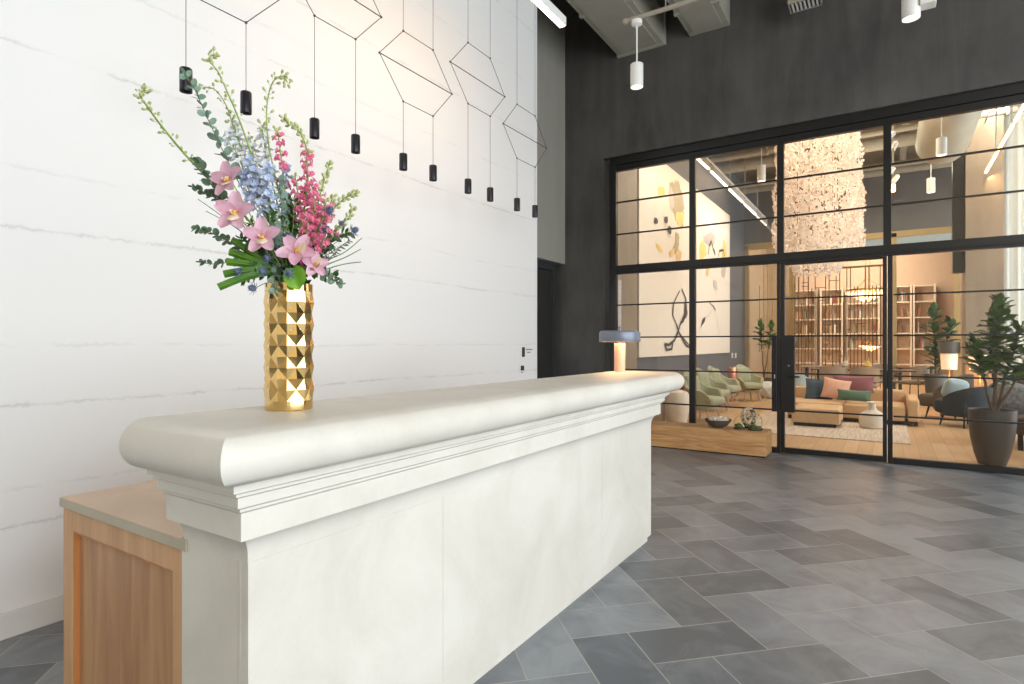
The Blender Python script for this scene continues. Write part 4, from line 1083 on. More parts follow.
# hanging bowl lamps in the library
def bowl(px, py, y, r, label):
    v = onY(px, py, y); P = empty('bowl_pendant', v, label, 'pendant light')
    rr = random.Random(int(px)); b = MB()
    for ring in range(5):
        R1 = r*(1-.19*ring); z = -.55*r*ring/5+.0
        n = int(26*R1/r)
        for k in range(n):
            a = 2*PI*k/n; m = Matrix.Translation((R1*math.cos(a), R1*math.sin(a), z)) @ Matrix.Rotation(a, 4, 'Z')
            s_ = r*.12; b.add([(0, -s_*.6, .5*s_), (0, s_*.6, .5*s_), (.2*s_, s_*.5, -.9*s_), (.2*s_, -s_*.5, -.9*s_)], [(0, 1, 2, 3)], 0, m)
    b.build('glass_drops', emit('drop_glow', (255, 206, 150), 2.6, (240, 220, 196)), P)
    b = MB(); b.lathe([(r, .03*r), (r*1.02, .1*r), (r, .16*r)], 36, caps=False); b.build('ring', M_BRASS, P, smooth=True)
    b = MB(); b.tube([(0, 0, .1*r), (0, 0, CZ-v.z)], .01, 6)
    for a in range(3): b.tube([(r*math.cos(a*2.09), r*math.sin(a*2.09), .1*r), (0, 0, .8*r)], .006, 5)
    b.build('hanging_rod', M_BRASS, P)
    plight('bowl_bulb', v+Vector((0, 0, -.05)), 30, (255, 200, 140), .1)
bowl(866, 292, 19.2, .49, 'round glowing glass bowl pendant seen high through the glass door')
bowl(870, 346, 22.0, .30, 'smaller round glowing pendant below and behind the large glass bowl one')

# ------------------------------------------------------------------ dining tables and chairs behind the sofa
M_CHB = basic('beige_chair_fabric', (158, 140, 120), .8, 0, .05)
M_TABD = basic('dark_table_top', (62, 54, 50), .3)
def dchair(loc, rz, label):
    P = empty('dining_chair', loc, label, 'chair', 'beige dining chairs behind the sofa', rz)
    b = MB(); b.puff(-.24, .24, -.24, .24, .40, .48, .035, .01); b.build('seat', M_CHB, P, smooth=True, angle=70)
    b = MB()
    def sh(R_):
        def fn(u, v):
            a = PI*.6+u*PI*.8; return (R_*math.cos(a), R_*math.sin(a), .52+.32*v*(.86+.14*math.sin(PI*u)))
        return fn
    b.grid(sh(.29), 16, 4); b.grid(lambda u, v: sh(.25)(1-u, v), 16, 4); b.grid(lambda u, v: tuple(Vector(sh(.29)(u, 1)).lerp(Vector(sh(.25)(u, 1)), v)), 16, 2)
    b.grid(lambda u, v: tuple(Vector(sh(.25)(u, 0)).lerp(Vector(sh(.29)(u, 0)), v)), 16, 2)
    b.build('backrest', M_CHB, P, smooth=True, angle=60)
    for sx in (-1, 1):
        for sy in (-1, 1):
            q_ = MB(); q_.tube([(sx*.19, sy*.19, .56 if sx < 0 else .42), (sx*.22, sy*.22, 0)], .011, 8); q_.build('leg', M_BLACK, P)
    return P
for px, y, rz, lb in ((834, 14.5, 1.5, 'beige round backed chair behind the peach cushion'), (865, 14.5, 1.5, 'beige round backed chair behind the wine red cushion'),
                      (884, 16.35, -1.5, 'beige round backed chair beside the door stile on the far side of the dark table'), (914, 16.2, 2.6, 'beige round backed chair at the table right of the glass door'),
                      (793, 17.0, 0, 'beige round backed chair at the left table beyond the sofa'), (832, 17.1, 3.1, 'beige round backed chair on the right of the left table')):
    dchair(P_(px, y), rz, lb)
def dtable(px, y, w_, d_, label, mat=M_TABD):
    P = empty('dining_table', P_(px, y), label, 'table')
    b = MB(); b.box(-w_/2, w_/2, -d_/2, d_/2, .72, .75); b.build('tabletop', mat, P, bevel=.008)
    for sx in (-1, 1):
        b = MB(); b.lathe([(.2, 0), (.2, .02), (.04, .05), (.04, .7), (.12, .72)], 20, (sx*w_/4, 0, 0)); b.build('pedestal', M_BLACK, P, smooth=True)
dtable(862, 15.42, 2.0, .8, 'long dark dining table behind the sofa')
dtable(813, 17.0, .56, .56, 'small pale table at the left beyond the sofa', M_CHB)
dtable(915, 17.3, 1.2, .6, 'dark dining table behind the medium fig')
for px, c, nm, lb in ((868, (206, 170, 80), 'yellow', 'small yellow vase on the long dark dining table'), (845, (190, 176, 150), 'pale', 'small pale bottle on the long dark dining table')):
    v = P_(px, 15.45); o = MB(); o.lathe([(0, 0), (.05, 0), (.075, .07), (.05, .14), (.02, .18), (.02, .26), (.025, .27), (0, .265)], 24, caps=False)
    o = o.build('small_vase', basic('vase_'+nm, c, .3), None, smooth=True); o.location = (v.x, v.y, .75); tag(o, lb, 'vase')
tub(P_(799, 14.6), 1.0, M_LBLUE, 'pale blue tub chair at the left beyond the lock box', .66, .72)
# general lounge light
alight('lounge_fill', (-.6, 10.2, 5.2), 1.6, 90, (255, 238, 214), (0, 0, 0), 3.2)
alight('lounge_fill', (-.4, 15.0, 5.2), 2.2, 115, (255, 238, 214), (0, 0, 0), 3.0)
alight('ceiling_bounce', (-.6, 12.5, 4.9), 2.0, 48, (255, 236, 212), (PI, 0, 0), 5.0)
#@@LEND
# ------------------------------------------------------------------ flower arrangement
VT = VC+Vector((0, 0, VH))
F0 = -VC.x*S_+VC.y*C_
AX = Matrix(((C_, -S_, 0), (S_, C_, 0), (0, 0, 1)))       # columns: right, away, up (bouquet frame)
def fl(px, py, d=0):
    # bouquet frame point (right, away, up) from the vase mouth, d metres behind (+) or before (-) the vase axis
    Fd = F0+d; r = (px-512)/FPX*Fd; z = CH+(344-py)/FPX*Fd
    w_ = Vector((r*C_-Fd*S_, r*S_+Fd*C_, z)); q_ = w_-VT
    return Vector((q_.x*C_+q_.y*S_, -q_.x*S_+q_.y*C_, q_.z))
def flempty(name, label, cat, grp=None):
    o = empty(name, VT, label, cat, grp, TH); return o
def smooth_path(pts, n=6):
    out = []; P = [Vector(p) for p in pts]
    for i in range(len(P)-1):
        p0 = P[max(0, i-1)]; p1 = P[i]; p2 = P[i+1]; p3 = P[min(len(P)-1, i+2)]
        for k in range(n):
            t = k/n
            out.append(.5*((2*p1)+(-p0+p2)*t+(2*p0-5*p1+4*p2-p3)*t*t+(-p0+3*p1-3*p2+p3)*t**3))
    out.append(P[-1]); return out
def fm(name, a, b, rough=.55, trans=.25, sc=40):
    m = NT(name); f = m.noise(m.coords(), sc, 3); m.base(m.ramp(f, [(.35, lin(a)), (.65, lin(b))])); m.p.inputs['Roughness'].default_value = rough
    if trans:
        tr = m.node('ShaderNodeBsdfTranslucent'); tr.inputs[0].default_value = lin(b); mx = m.node('ShaderNodeMixShader'); mx.inputs[0].default_value = trans
        m.link(m.p.outputs[0], mx.inputs[1]); m.link(tr.outputs[0], mx.inputs[2]); m.link(mx.outputs[0], m.out.inputs[0])
    return m.m
F_STEM = fm('green_stem', (120, 150, 58), (150, 176, 84), .5, 0)
F_BUD = fm('delphinium_bud', (178, 190, 112), (218, 222, 168), .5, .2)
F_WHITE = fm('white_floret', (226, 230, 236), (242, 244, 250), .6, .3)
F_BLUE = fm('blue_floret', (180, 196, 228), (214, 224, 244), .6, .3)
F_PINK = fm('pink_snapdragon', (234, 104, 150), (252, 172, 198), .6, .35)
F_PINKL = fm('pale_pink_snapdragon', (240, 160, 172), (250, 206, 200), .6, .25)
F_ORCH = fm('orchid_petal', (222, 164, 186), (238, 196, 212), .5, .3, 30)
F_LIP = fm('orchid_lip', (244, 222, 186), (250, 238, 214), .5, .2)
F_YEL = fm('orchid_throat', (226, 160, 30), (244, 196, 60), .5, 0)
F_EUC = fm('silver_eucalyptus', (112, 144, 126), (152, 180, 160), .55, .1)
F_EUCD = fm('dark_eucalyptus', (66, 98, 72), (108, 134, 104), .5, .1)
F_BLADE = fm('palm_blade', (58, 104, 24), (100, 150, 48), .4, .2, 12)
F_DARK = fm('dark_foliage', (34, 68, 30), (70, 106, 52), .45, .1, 15)
F_LIME = fm('galax_leaf', (92, 150, 32), (136, 188, 62), .35, .25, 15)
F_THIS = fm('thistle_head', (62, 74, 98), (104, 116, 142), .7, 0, 80)
F_THB = fm('thistle_bract', (70, 84, 110), (116, 128, 156), .6, 0)
F_BROWN = fm('stem_brown', (96, 92, 62), (124, 116, 80), .6, 0)
fr_ = random.Random(42)
def orient(c, d, spin=0, up=Vector((0, 0, 1))):
    # matrix mapping local +Z to direction d, at c
    d = Vector(d).normalized(); q_ = d.to_track_quat('Z', 'Y'); return Matrix.Translation(c) @ q_.to_matrix().to_4x4() @ Matrix.Rotation(spin, 4, 'Z')
def petal(m, mat, L_, W_, open_, cup=.3, tip=.6, nu=4, nv=4, mi=0, twist=0, x0=0):
    # petal rising along +Z opening away from the axis by angle open_
    def fn(u, v):
        x = -1+2*u; w = W_/2*(math.sin(PI*(.08+.86*v**tip))**.62); y = v*L_; b_ = cup*L_*(x*x*.35-v*v*.5)
        return (x*w, x0+y*math.sin(open_)+b_*math.cos(open_)*0, y*math.cos(open_)+b_)
    m.grid(fn, nu, nv, mi, mat)
def stem(P, pts, r, mat=None, name='stem', n=6):
    b = MB(); pp = smooth_path(pts); N = len(pp); b.tube(pp, [r*(1-.45*i/(N-1)) for i in range(N)], n); b.build(name, mat or F_STEM, P, smooth=True); return pp
def base_pt(k): a = k*2.4; return Vector((.03*math.cos(a), .03*math.sin(a), -.16))
KB = [0]
def root():
    KB[0] += 1; return base_pt(KB[0])
def pathfrom(pts, d0):
    out = [root()]
    n = len(pts)
    for i, (px, py) in enumerate(pts):
        t = (i+1)/n; out.append(fl(px, py, d0*t))
    m0 = out[0].copy(); m0.z = -.01; m0.x *= 1.1; m0.y *= 1.1; out.insert(1, m0)
    return out
# bud spikes of delphinium
def bud_mesh(s_):
    b = MB(); b.ball((0, 0, s_*.9), s_, 8, 5, (.62, .62, 1)); b.tube([(0, 0, -s_*3.2), (0, 0, s_*.3)], s_*.11, 5); return b
BUDS = [bud_mesh(.0048), bud_mesh(.0070)]
def inst(name, mb, mat, P, M_):
    key = (id(mb), str([m.name for m in mat]) if isinstance(mat, list) else mat.name)
    if key not in CACHE:
        o = mb.build(name, mat, P, smooth=True, angle=80); CACHE[key] = o.data
    else:
        o = bpy.data.objects.new(name, CACHE[key]); COL.objects.link(o); o.parent = P
    o.matrix_local = M_; return o
CACHE = {}
def floret(r, cup=.5, n=5):
    b = MB()
    for k in range(n):
        petal(b, Matrix.Rotation(2*PI*k/n, 4, 'Z'), r, r*1.0, 1.15-cup*.4, .25)
    b.ball((0, 0, .003), r*.2, 8, 4, mi=1); b.tube([(0, 0, -r*.9), (0, 0, .0)], r*.07, 5, 1); return b
FLOR = floret(.0165); FLORS = floret(.0125)
def spike(label, pts, d0, t0, nb, r=.0028, nflor=0, fmat=None, gap=.012):
    P = flempty('delphinium_stem', label, 'flower', None); pp = stem(P, pathfrom(pts, d0), r); N = len(pp)
    for k in range(nb):
        t = t0+(1-t0)*k/max(1, nb-1); i = min(N-2, int(t*(N-1))); c = pp[i]; d_ = (pp[i+1]-pp[i]).normalized()
        a = k*2.4+fr_.uniform(-.3, .3); side = (d_.orthogonal().normalized()); side = Matrix.Rotation(a, 3, d_) @ side
        dirn = (side+d_*(.55+.6*t)).normalized(); g_ = gap*(1.35-.8*t)
        isf = k < nflor
        if isf: inst('floret', FLOR if k % 2 else FLORS, [fmat, F_BUD if fmat is F_WHITE else F_WHITE], P, orient(c+dirn*g_*1.2, (dirn+Vector((0, -.6, 0))), a))
        else: inst('bud', BUDS[k % 2], F_BUD, P, orient(c+dirn*(g_*1.05+.004), dirn))
    return P
spike('long bud spike leaning far left out of the bouquet', [(262, 238), (225, 195), (190, 160), (163, 128), (147, 106), (140, 95), (145, 90)], .05, .50, 40, .0042)
spike('tallest bud spike, its tip at the top of the bouquet', [(276, 230), (258, 175), (243, 130), (230, 98), (218, 72), (209, 60), (214, 54)], .02, .55, 28, .0032)
spike('thin bud spike just left of the tallest one with a bent tip', [(272, 230), (250, 170), (236, 135), (226, 105), (214, 89), (202, 88)], .06, .60, 14, .0022)
spike('curved bud spike rising in the middle with its tip bent right', [(286, 230), (276, 180), (268, 140), (267, 105), (273, 82), (283, 76), (287, 82)], -.01, .52, 30, .0026)
spike('white delphinium stem behind the upper orchid', [(279, 230), (262, 190), (247, 160), (238, 138), (232, 118)], .05, .55, 26, .0026, 22, F_WHITE, .016)
spike('pale white delphinium stem in the middle of the bouquet', [(283, 230), (274, 190), (268, 165), (264, 142), (262, 126)], .03, .5, 26, .0026, 22, F_WHITE, .016)
spike('white delphinium stem between the tallest bud spike and the middle one', [(281, 235), (268, 200), (258, 175), (253, 155), (250, 138)], .04, .45, 30, .0026, 26, F_WHITE, .018)
spike('pale white delphinium stem just above the highest orchid', [(277, 235), (256, 195), (243, 168), (235, 150), (229, 136)], .02, .55, 24, .0024, 24, F_WHITE, .018)
spike('broad light blue delphinium stem between the highest orchid and the pink blossoms', [(278, 240), (264, 215), (254, 200), (248, 188), (245, 176)], -.02, .45, 24, .0024, 24, F_BLUE, .018)
spike('light blue delphinium stem in the middle of the bouquet', [(281, 240), (268, 215), (259, 195), (253, 178), (249, 160)], -.04, .45, 30, .0026, 30, F_BLUE, .016)
spike('small light blue delphinium stem right of the middle', [(288, 240), (286, 220), (284, 200), (286, 180), (286, 168)], .01, .5, 20, .0024, 20, F_BLUE, .012)
spike('second light blue delphinium stem just right of the first', [(282, 240), (274, 215), (269, 198), (267, 182), (268, 168)], -.05, .5, 22, .0024, 22, F_BLUE, .014)

# snapdragons
def snap(r):
    b = MB()
    for k, (op, sc) in enumerate(((.9, 1), (.9, 1), (1.25, .85), (1.2, .9), (1.25, .85))):
        a = (-.35, .35, PI-.9, PI, PI+.9)[k]; petal(b, Matrix.Rotation(a, 4, 'Z'), r*sc, r*sc*1.05, op, .7, .55)
    b.ball((0, -.0, r*.25), r*.42, 10, 6, (1, 1, .8)); b.lathe([(r*.12, -r*1.1), (r*.3, -r*.7), (r*.34, -.1*r), (r*.2, r*.1)], 10); return b
SN = [snap(.0150), snap(.0125), snap(.0100)]
def snapdragon(label, pts, d0, t0, n, mat=None, nb=6, bmat=None, big=0, r=.0028, name='snapdragon_stem'):
    P = flempty(name, label, 'flower'); pp = stem(P, pathfrom(pts, d0), r); N = len(pp)
    for k in range(n+nb):
        t = t0+(1-t0)*k/(n+nb-1); i = min(N-2, int(t*(N-1))); c = pp[i]; d_ = (pp[i+1]-pp[i]).normalized()
        a = k*2.4; side = Matrix.Rotation(a, 3, d_) @ d_.orthogonal().normalized(); g_ = .012 if k < n else .007
        dirn = (side+d_*.4).normalized()
        if k < n: inst('blossom', SN[min(2, big+(k*3)//(n+1)) if big >= 0 else 0], mat or F_PINK, P, orient(c+dirn*g_, dirn+Vector((0, -.5, -.1)), a))
        else: inst('bud', BUDS[1], bmat or F_BUD, P, orient(c+dirn*g_*.7, dirn+d_))
    return P
snapdragon('pink snapdragon standing upright left of the drooping tip', [(290, 240), (286, 200), (282, 165), (279, 140), (277, 128)], .0, .58, 12, nb=3)
snapdragon('pale snapdragon with a drooping green tip arching over the pink ones', [(300, 240), (306, 190), (307, 155), (303, 138), (296, 128), (288, 123), (284, 118)], .02, .48, 5, F_PINKL, 22, F_BUD, 1)
snapdragon('dark pink snapdragon, the tallest of the right side', [(298, 240), (305, 205), (308, 180), (306, 160), (309, 152)], -.03, .45, 20, nb=2)
snapdragon('pink snapdragon with a green bud tip pointing up right', [(302, 245), (314, 215), (320, 195), (325, 178), (330, 163)], .0, .42, 14, F_PINKL, 16, F_BUD)
snapdragon('bushy pink snapdragon right of the centre', [(300, 250), (309, 230), (314, 210), (313, 192), (311, 182)], -.06, .4, 22, nb=0)
snapdragon('pink snapdragon whose green tip points right above the thistle', [(304, 255), (320, 230), (333, 210), (345, 198), (357, 193)], .0, .42, 12, F_PINKL, 16, F_BUD)
snapdragon('lower snapdragon with a green tip just under the right pointing one', [(304, 262), (322, 243), (338, 228), (348, 218), (353, 208)], -.02, .45, 8, F_PINK, 16, F_BUD)
snapdragon('large pink snapdragon blossoms low on the right of the bouquet', [(300, 268), (311, 258), (319, 248), (324, 238), (328, 228)], -.09, .4, 16, nb=0)
snapdragon('pink snapdragon leaning out between the upright ones', [(298, 245), (300, 225), (300, 205), (297, 188), (295, 176)], -.02, .5, 14, nb=2)

snapdragon('pale pink snapdragon right of the bushy one', [(302, 258), (316, 236), (325, 218), (330, 205), (333, 196)], -.02, .35, 18, F_PINKL, 4, F_BUD, 0)
snapdragon('dense pink snapdragon beside the dark thistles', [(301, 262), (312, 242), (320, 226), (324, 212), (326, 200)], -.05, .35, 20, F_PINK, 2, F_BUD, 0)
snapdragon('deep pink snapdragon low in front of the stems at the centre right', [(298, 262), (302, 248), (306, 236), (307, 224), (307, 214)], -.08, .35, 16, F_PINK, 0, F_BUD, 0)
# orchids
def orchid(px, py, d0, s_, face, label, spin=0):
    P = flempty('orchid', label, 'flower', None); c = fl(px, py, d0)
    stem(P, [root(), Vector((0, 0, 0)), c*.55+Vector((0, .01, 0)), c-Vector(face).normalized()*.01], .003)
    M0 = orient(c, face, spin)
    ang = [PI/2, PI/2+1.25, PI/2-1.25, -PI/2+.62, -PI/2-.62]
    for k, a in enumerate(ang):
        b = MB(); R1 = Matrix.Rotation(a-PI/2, 4, 'Z'); petal(b, R1, s_, s_*(.64 if k else .72), 1.15+(.0 if k % 2 else .1), .3, .85, 8, 10)
        o = b.build('petal', F_ORCH, P, smooth=True, angle=80); o.matrix_local = M0
    b = MB()
    petal(b, Matrix.Rotation(PI, 4, 'Z'), s_*.66, s_*.64, .85, -.5, .6, 6, 6)
    for sx in (-1, 1): petal(b, Matrix.Rotation(PI+sx*.8, 4, 'Z'), s_*.42, s_*.34, .25, .3, .6, 4, 5)
    o = b.build('lip', F_LIP, P, smooth=True, angle=80); o.matrix_local = M0
    b = MB(); b.tube([(0, 0, 0), (0, .002, s_*.16), (0, -.004, s_*.3)], s_*.07, 8); b.ball((0, -s_*.06, s_*.2), s_*.10, 8, 5, (1.2, .7, 1))
    o = b.build('column', F_YEL, P, smooth=True); o.matrix_local = M0
    return P
orchid(229, 180, -.06, .056, (-.35, -1, .15), 'highest pink orchid on the left of the bouquet', .15)
orchid(236, 213, -.09, .060, (-.05, -1, .1), 'large pink orchid below the highest one', -.1)
orchid(263, 237, -.10, .054, (.1, -1, .1), 'pink orchid in the centre above the green blades', .05)
orchid(297, 252, -.10, .056, (.15, -1, .45), 'pink orchid low at the centre right, facing up', 1.9)
orchid(315, 265, -.07, .040, (.6, -1, .1), 'small pink orchid lowest at the right over the vase rim', 2.5)

# eucalyptus and leafy stems
def disc_leaf(r, asp=1.0, cup=.2):
    b = MB(); n = 10; vs = [(0, r*.9, -r*cup*.6)]
    for k in range(n):
        a = 2*PI*k/n; vs.append((r*asp*.85*math.cos(a), r*.9+r*math.sin(a), r*cup*.2*math.cos(2*a)))
    return vs, [(0, 1+k, 1+(k+1) % n) for k in range(n)]
def leafy(label, pts, d0, t0, n, r, mat, asp=1.0, name='eucalyptus_branch', smat=None, pair=True, sr=.0018, narrow=None):
    P = flempty(name, label, 'foliage'); pp = stem(P, pathfrom(pts, d0), sr, smat or F_BROWN); N = len(pp); b = MB()
    for k in range(n):
        t = t0+(1-t0)*k/(n-1); i = min(N-2, int(t*(N-1))); c = pp[i]; d_ = (pp[i+1]-pp[i]).normalized()
        for sg in ((0, PI) if pair else (0,)):
            a = k*1.9+sg+fr_.uniform(-.4, .4); side = Matrix.Rotation(a, 3, d_) @ d_.orthogonal().normalized()
            s_ = r*1.36*(1.05-.40*t)*fr_.uniform(.8, 1.15); m = orient(c, d_.cross(side)+Vector((0, -.6, 0))*fr_.random(), 0)
            y_ = (side+d_*.6).normalized(); z_ = (y_.cross(d_)+Vector((fr_.uniform(-.5, .5), -.8, fr_.uniform(-.4, .6)))).normalized(); x_ = y_.cross(z_).normalized(); z_ = x_.cross(y_)
            m = Matrix(((x_.x, y_.x, z_.x, c.x), (x_.y, y_.y, z_.y, c.y), (x_.z, y_.z, z_.z, c.z), (0, 0, 0, 1)))
            if narrow: b.grid(lambda u, v: ((-1+2*u)*narrow*s_*math.sin(PI*(.06+.9*v)), v*s_*2, -.3*s_*v*v), 2, 4, 0, m)
            else:
                vs, fs = disc_leaf(s_, asp); b.add(vs, fs, 0, m)
    b.build('leaves', mat, P, smooth=True, angle=80); return P
leafy('silver eucalyptus branch reaching up left past the first black pendant shade', [(268, 230), (243, 190), (225, 155), (212, 128), (203, 108), (195, 90), (184, 72)], .0, .42, 20, .0125, F_EUC)
leafy('dark round leaved eucalyptus left of the highest orchid', [(258, 240), (232, 210), (215, 190), (203, 172), (196, 160)], -.01, .48, 16, .0125, F_EUCD)
leafy('small leaved dark eucalyptus twig below the first, tip far left', [(258, 245), (235, 215), (218, 200), (204, 192), (192, 186)], .02, .5, 16, .0085, F_EUCD)
leafy('dark eucalyptus twig left of the large orchid', [(262, 262), (240, 248), (222, 238), (207, 231), (193, 228)], -.02, .5, 14, .0095, F_EUCD)
leafy('sparse dark eucalyptus twig pointing left below the large orchid', [(264, 270), (248, 264), (232, 262), (214, 264), (198, 262)], -.03, .5, 13, .0085, F_EUCD)
leafy('silver eucalyptus sprig drooping right over the vase rim', [(292, 272), (305, 268), (320, 273), (333, 280), (342, 284)], -.09, .35, 14, .0095, F_EUC)
leafy('silver green eucalyptus standing between the blue and pink flowers', [(284, 245), (283, 225), (281, 205), (280, 190), (279, 178)], -.03, .35, 14, .0105, F_EUC)
leafy('pale grey green sprig in the centre right of the central orchid', [(280, 262), (277, 250), (275, 242), (276, 232), (275, 224)], -.10, .3, 12, .0095, F_EUC)
leafy('pale ivy sprig hanging over the front of the vase rim', [(281, 270), (278, 268), (275, 276), (274, 284), (276, 293)], -.12, .35, 9, .0105, F_EUC, pair=True)
NN = 'leafy_stem'
leafy('fine needle leaved stem right of the orchids', [(300, 270), (312, 262), (325, 256), (338, 248), (350, 240)], -.03, .35, 20, .0085, F_EUCD, name=NN, narrow=.28)
leafy('fine needle leaved stem pointing low right', [(300, 274), (312, 268), (324, 262), (334, 254), (341, 246)], -.06, .35, 18, .008, F_EUCD, name=NN, narrow=.28)
for k, (lb, pts, d0) in enumerate((('dark leafy stem low between the central orchid and the palm blades', [(278, 270), (270, 262), (262, 255), (254, 250), (248, 246)], -.06), ('dark leafy stem drooping right past the lowest orchid', [(292, 272), (306, 270), (318, 272), (328, 275), (336, 277)], -.04), ('dark leafy stem filling the gap left of the vase mouth', [(276, 274), (266, 272), (256, 274), (248, 277), (242, 280)], .0), ('dark leafy stem in front of the blue flowers', [(283, 262), (277, 248), (272, 236), (270, 224), (270, 212)], -.04), ('dark leafy stem reaching towards the farthest right thistle', [(300, 262), (316, 250), (330, 240), (342, 234), (350, 232)], .01), ('dark leafy stem leaning right over the rim below the pink blossoms', [(292, 268), (304, 262), (315, 252), (325, 244), (334, 236)], -.02), ('dark leafy stem behind the palm blades', [(276, 266), (266, 256), (256, 248), (247, 243), (240, 238)], .0),
        ('dark leafy stem at the centre right of the blue flowers', [(285, 260), (290, 244), (293, 228), (294, 212), (294, 198)], -.02), ('dark leafy stem behind the central pink blossoms', [(295, 262), (306, 246), (316, 232), (322, 220), (326, 208)], .04), ('dark leafy stem filling behind the central orchid', [(275, 262), (268, 250), (262, 238), (256, 228), (250, 222)], .02), ('dark leafy stem between the orchids', [(282, 262), (280, 250), (282, 238), (284, 226), (288, 214)], .0),
        ('dark leafy stem under the pink snapdragons', [(290, 262), (297, 250), (303, 240), (310, 228), (316, 216)], .03), ('dark leafy stem behind the lowest orchids', [(292, 268), (303, 262), (313, 258), (322, 252), (330, 246)], .04),
        ('dark leafy stem at the left of the vase mouth', [(276, 270), (266, 264), (258, 260), (250, 256), (243, 252)], .03), ('dark leafy stem low behind the vase mouth', [(288, 272), (286, 264), (290, 256), (296, 250), (300, 246)], .05),
        ('dark leafy stem at the front of the vase mouth', [(284, 274), (276, 268), (268, 266), (260, 266), (254, 268)], -.07), ('dark leafy stem rising among the pink blossoms', [(293, 255), (300, 238), (304, 222), (305, 206), (303, 190)], .02),
        ('dark leafy stem low at the right front of the vase mouth', [(288, 274), (294, 268), (301, 266), (309, 268), (316, 270)], -.07))):
    leafy(lb, pts, d0, .12, 18, .013, F_DARK, name=NN, smat=F_STEM, narrow=.5)
# palm blades
for k, (ex, ey, lb) in enumerate(((231, 240, 'highest'), (228.5, 252, 'second highest'), (226, 262, 'middle'), (223.5, 274.5, 'second lowest'), (218.5, 287.5, 'lowest'))):
    P = flempty('palm_blade', 'flat cut green palm blade pointing left, '+lb+' of the fan', 'foliage')
    A = fl(273, 272, -.05); B2 = fl(ex, ey, -.07-.008*k); Cc = Vector((.0, -.02, -.10)); b = MB(); pp = smooth_path([Cc, A*.6, A, A.lerp(B2, .5)+Vector((0, -.006, .006)), B2], 5); N = len(pp)
    up = Vector((0, -.35, 1)).normalized()
    def bl(u, v):
        i = v*(N-1); i0 = min(N-2, int(i)); c = pp[i0].lerp(pp[i0+1], i-i0); d_ = (pp[i0+1]-pp[i0]).normalized(); s_ = (up-d_*up.dot(d_)).normalized()
        w_ = .0105*min(1, .25+1.3*v); x = -1+2*u; return c+s_*x*w_+d_.cross(s_)*(.0035*abs(x))
    b.grid(bl, 6, 16); b.build('blade', F_BLADE, P, smooth=True, angle=40)
    b = MB(); b.tube([bl(.5, v/8) for v in range(1, 9)], .0009, 5); b.build('midrib', F_LIME, P, smooth=True)
def bigleaf(px, py, d0, L_, W_, dirn, nrm, mat, label, name='broad_leaf'):
    P = flempty(name, label, 'foliage'); c = fl(px, py, d0); y_ = Vector(dirn).normalized(); z_ = Vector(nrm); x_ = y_.cross(z_).normalized(); z_ = x_.cross(y_)
    m = Matrix(((x_.x, y_.x, z_.x, c.x), (x_.y, y_.y, z_.y, c.y), (x_.z, y_.z, z_.z, c.z), (0, 0, 0, 1)))
    b = MB(); b.grid(lambda u, v: ((-1+2*u)*W_/2*math.sin(PI*(.1+.88*v))**.55, v*L_, .12*L_*abs(-1+2*u)-.25*L_*v*v), 8, 8); o = b.build('leaf', mat, P, smooth=True, angle=80); o.matrix_local = m
    stem(P, [root(), Vector((0, 0, -.01)), (c+Vector((0, 0, 0)))*.8, c], .002, name='leaf_stalk'); return P
bigleaf(293, 268, -.085, .062, .062, (.35, -.35, -1), (.1, -1, .1), F_LIME, 'bright green rounded leaf hanging over the front of the vase rim')
bigleaf(262, 262, -.04, .075, .038, (-.5, -.1, .9), (0, -1, .1), F_DARK, 'dark broad leaf behind the large orchid')
bigleaf(305, 262, -.04, .06, .034, (1, -.1, -.25), (0, -1, .3), F_DARK, 'dark broad leaf pointing right over the vase rim')
bigleaf(296, 240, .02, .11, .022, (-.12, 0, 1), (0, -1, .0), F_BLADE, 'tall narrow green leaf among the snapdragon stems')
bigleaf(291, 235, .02, .13, .018, (-.05, 0, 1), (.3, -1, .0), F_BLADE, 'narrow green leaf right of the light blue flowers')
F_GRS = fm('grass_green', (112, 140, 104), (140, 164, 128), .5, 0)
# thin grasses at the right and twigs at the left
for k, (x1, y1, lb) in enumerate(((362, 238, 'highest'), (361, 249, 'middle'), (361, 262, 'lowest'))):
    P = flempty('grass_blade', 'thin green blade pointing right, '+lb+' of the three at the right', 'foliage')
    pts = [root(), Vector((.02, 0, .0)), fl(325, 262+4*k, -.02), fl(345, (262+y1)/2+2, -.02), fl(x1, y1, -.02)]; stem(P, pts, .0026, F_GRS, 'blade')
for k, (x1, y1, lb) in enumerate(((198, 199, 'upper'), (206, 211, 'lower'))):
    P = flempty('bare_twig', 'thin bare twig pointing left beside the large orchid, the '+lb+' one', 'foliage')
    stem(P, [root(), Vector((-.01, 0, 0)), fl(245, 235, 0), fl(x1, y1, 0)], .0018, F_EUCD, 'twig')
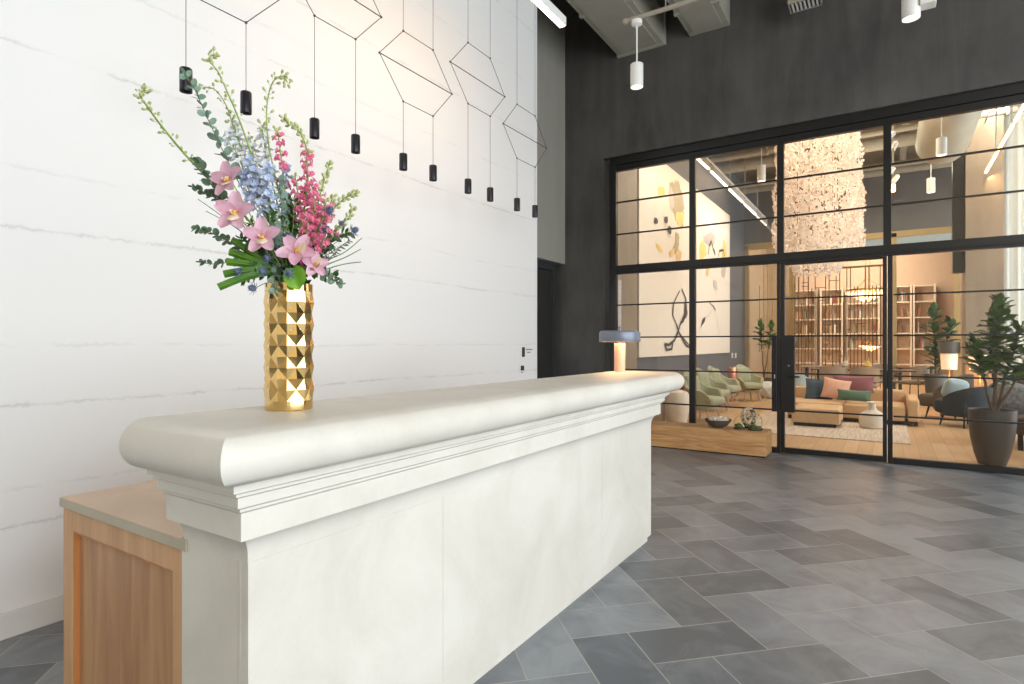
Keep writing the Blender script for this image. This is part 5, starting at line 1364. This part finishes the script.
# thistles
def thistle(px, py, d0, r, label, frm=None):
    P = flempty('thistle', label, 'flower'); c = fl(px, py, d0); d_ = Vector((c.x, c.y, c.z*.5+.02)).normalized()
    stem(P, [root(), Vector((0, 0, -.005)), c*.5+Vector((0, .0, .012)), c-d_*r*.8], .0016, F_EUCD)
    b = MB(); b.ball((0, 0, 0), r, 14, 9, (1, 1, 1.25))
    for k in range(60):
        a = k*2.4; z = -1+2*(k+.5)/60; q_ = math.sqrt(1-z*z); n_ = Vector((q_*math.cos(a), q_*math.sin(a), z*1.25)); b.tube([n_*r*.9, n_*r*1.28], [r*.07, r*.01], 4)
    o = b.build('flower_head', F_THIS, P, smooth=True); o.matrix_local = orient(c, d_)
    b = MB()
    for k in range(9):
        a = 2*PI*k/9; b.tube([(0, 0, -r*.9), (r*1.3*math.cos(a), r*1.3*math.sin(a), -r*.7), (r*2.5*math.cos(a), r*2.5*math.sin(a), -r*.1)], [r*.16, r*.16, r*.03], 4)
    o = b.build('bracts', F_THB, P, smooth=True); o.matrix_local = orient(c, d_); return P
for px, py, d0, r, lb in ((355, 230, -.02, .0085, 'small blue thistle farthest right on its own stem'), (238, 271, -.10, .0075, 'small blue thistle in front of the palm blades at the left'), (262, 271, -.12, .009, 'blue thistle in front of the base of the palm blades'),
        (252, 288, -.11, .0085, 'blue thistle hanging lowest left of the vase rim'), (267, 258, -.11, .008, 'blue thistle just below the central orchid'), (289, 238, -.08, .013, 'large blue thistle right of the central orchid'),
        (289, 273, -.12, .009, 'blue thistle above the bright green leaf'), (330, 210, -.05, .009, 'dark thistle among the pink blossoms upper right'), (326, 229, -.08, .009, 'dark thistle in the middle of the right pink blossoms'), (342, 223, -.04, .006, 'tiny dark thistle near the green bud tips')):
    thistle(px, py, d0, r, lb)
#@@FEND
# ------------------------------------------------------------------ daylight
w = bpy.data.worlds.new('world'); SC.world = w; w.use_nodes = True
bg = w.node_tree.nodes['Background']; bg.inputs[0].default_value = (.88, .945, 1.0, 1); bg.inputs[1].default_value = 5.5
def portal(loc, sx, sy, rot):
    o = alight('window_portal', loc, sx, 1, (255, 255, 255), rot, sy); o.data.cycles.is_portal = True
portal((5.02, (WY0+WY1)/2, (WZ0+WZ1)/2), WZ1-WZ0, WY1-WY0, (0, math.radians(90), 0))
alight('added_entry_fill', (3.7, -2.6, 5.7), 1.4, 75, (255, 242, 224), (math.radians(42), 0, math.radians(42)))  # added unseen fill lamp without a fixture, brightens the desk's end face
portal((4.82, 12.8, 2.45), 4.9, 8.4, (0, math.radians(90), 0))
bpy.context.view_layer.update()
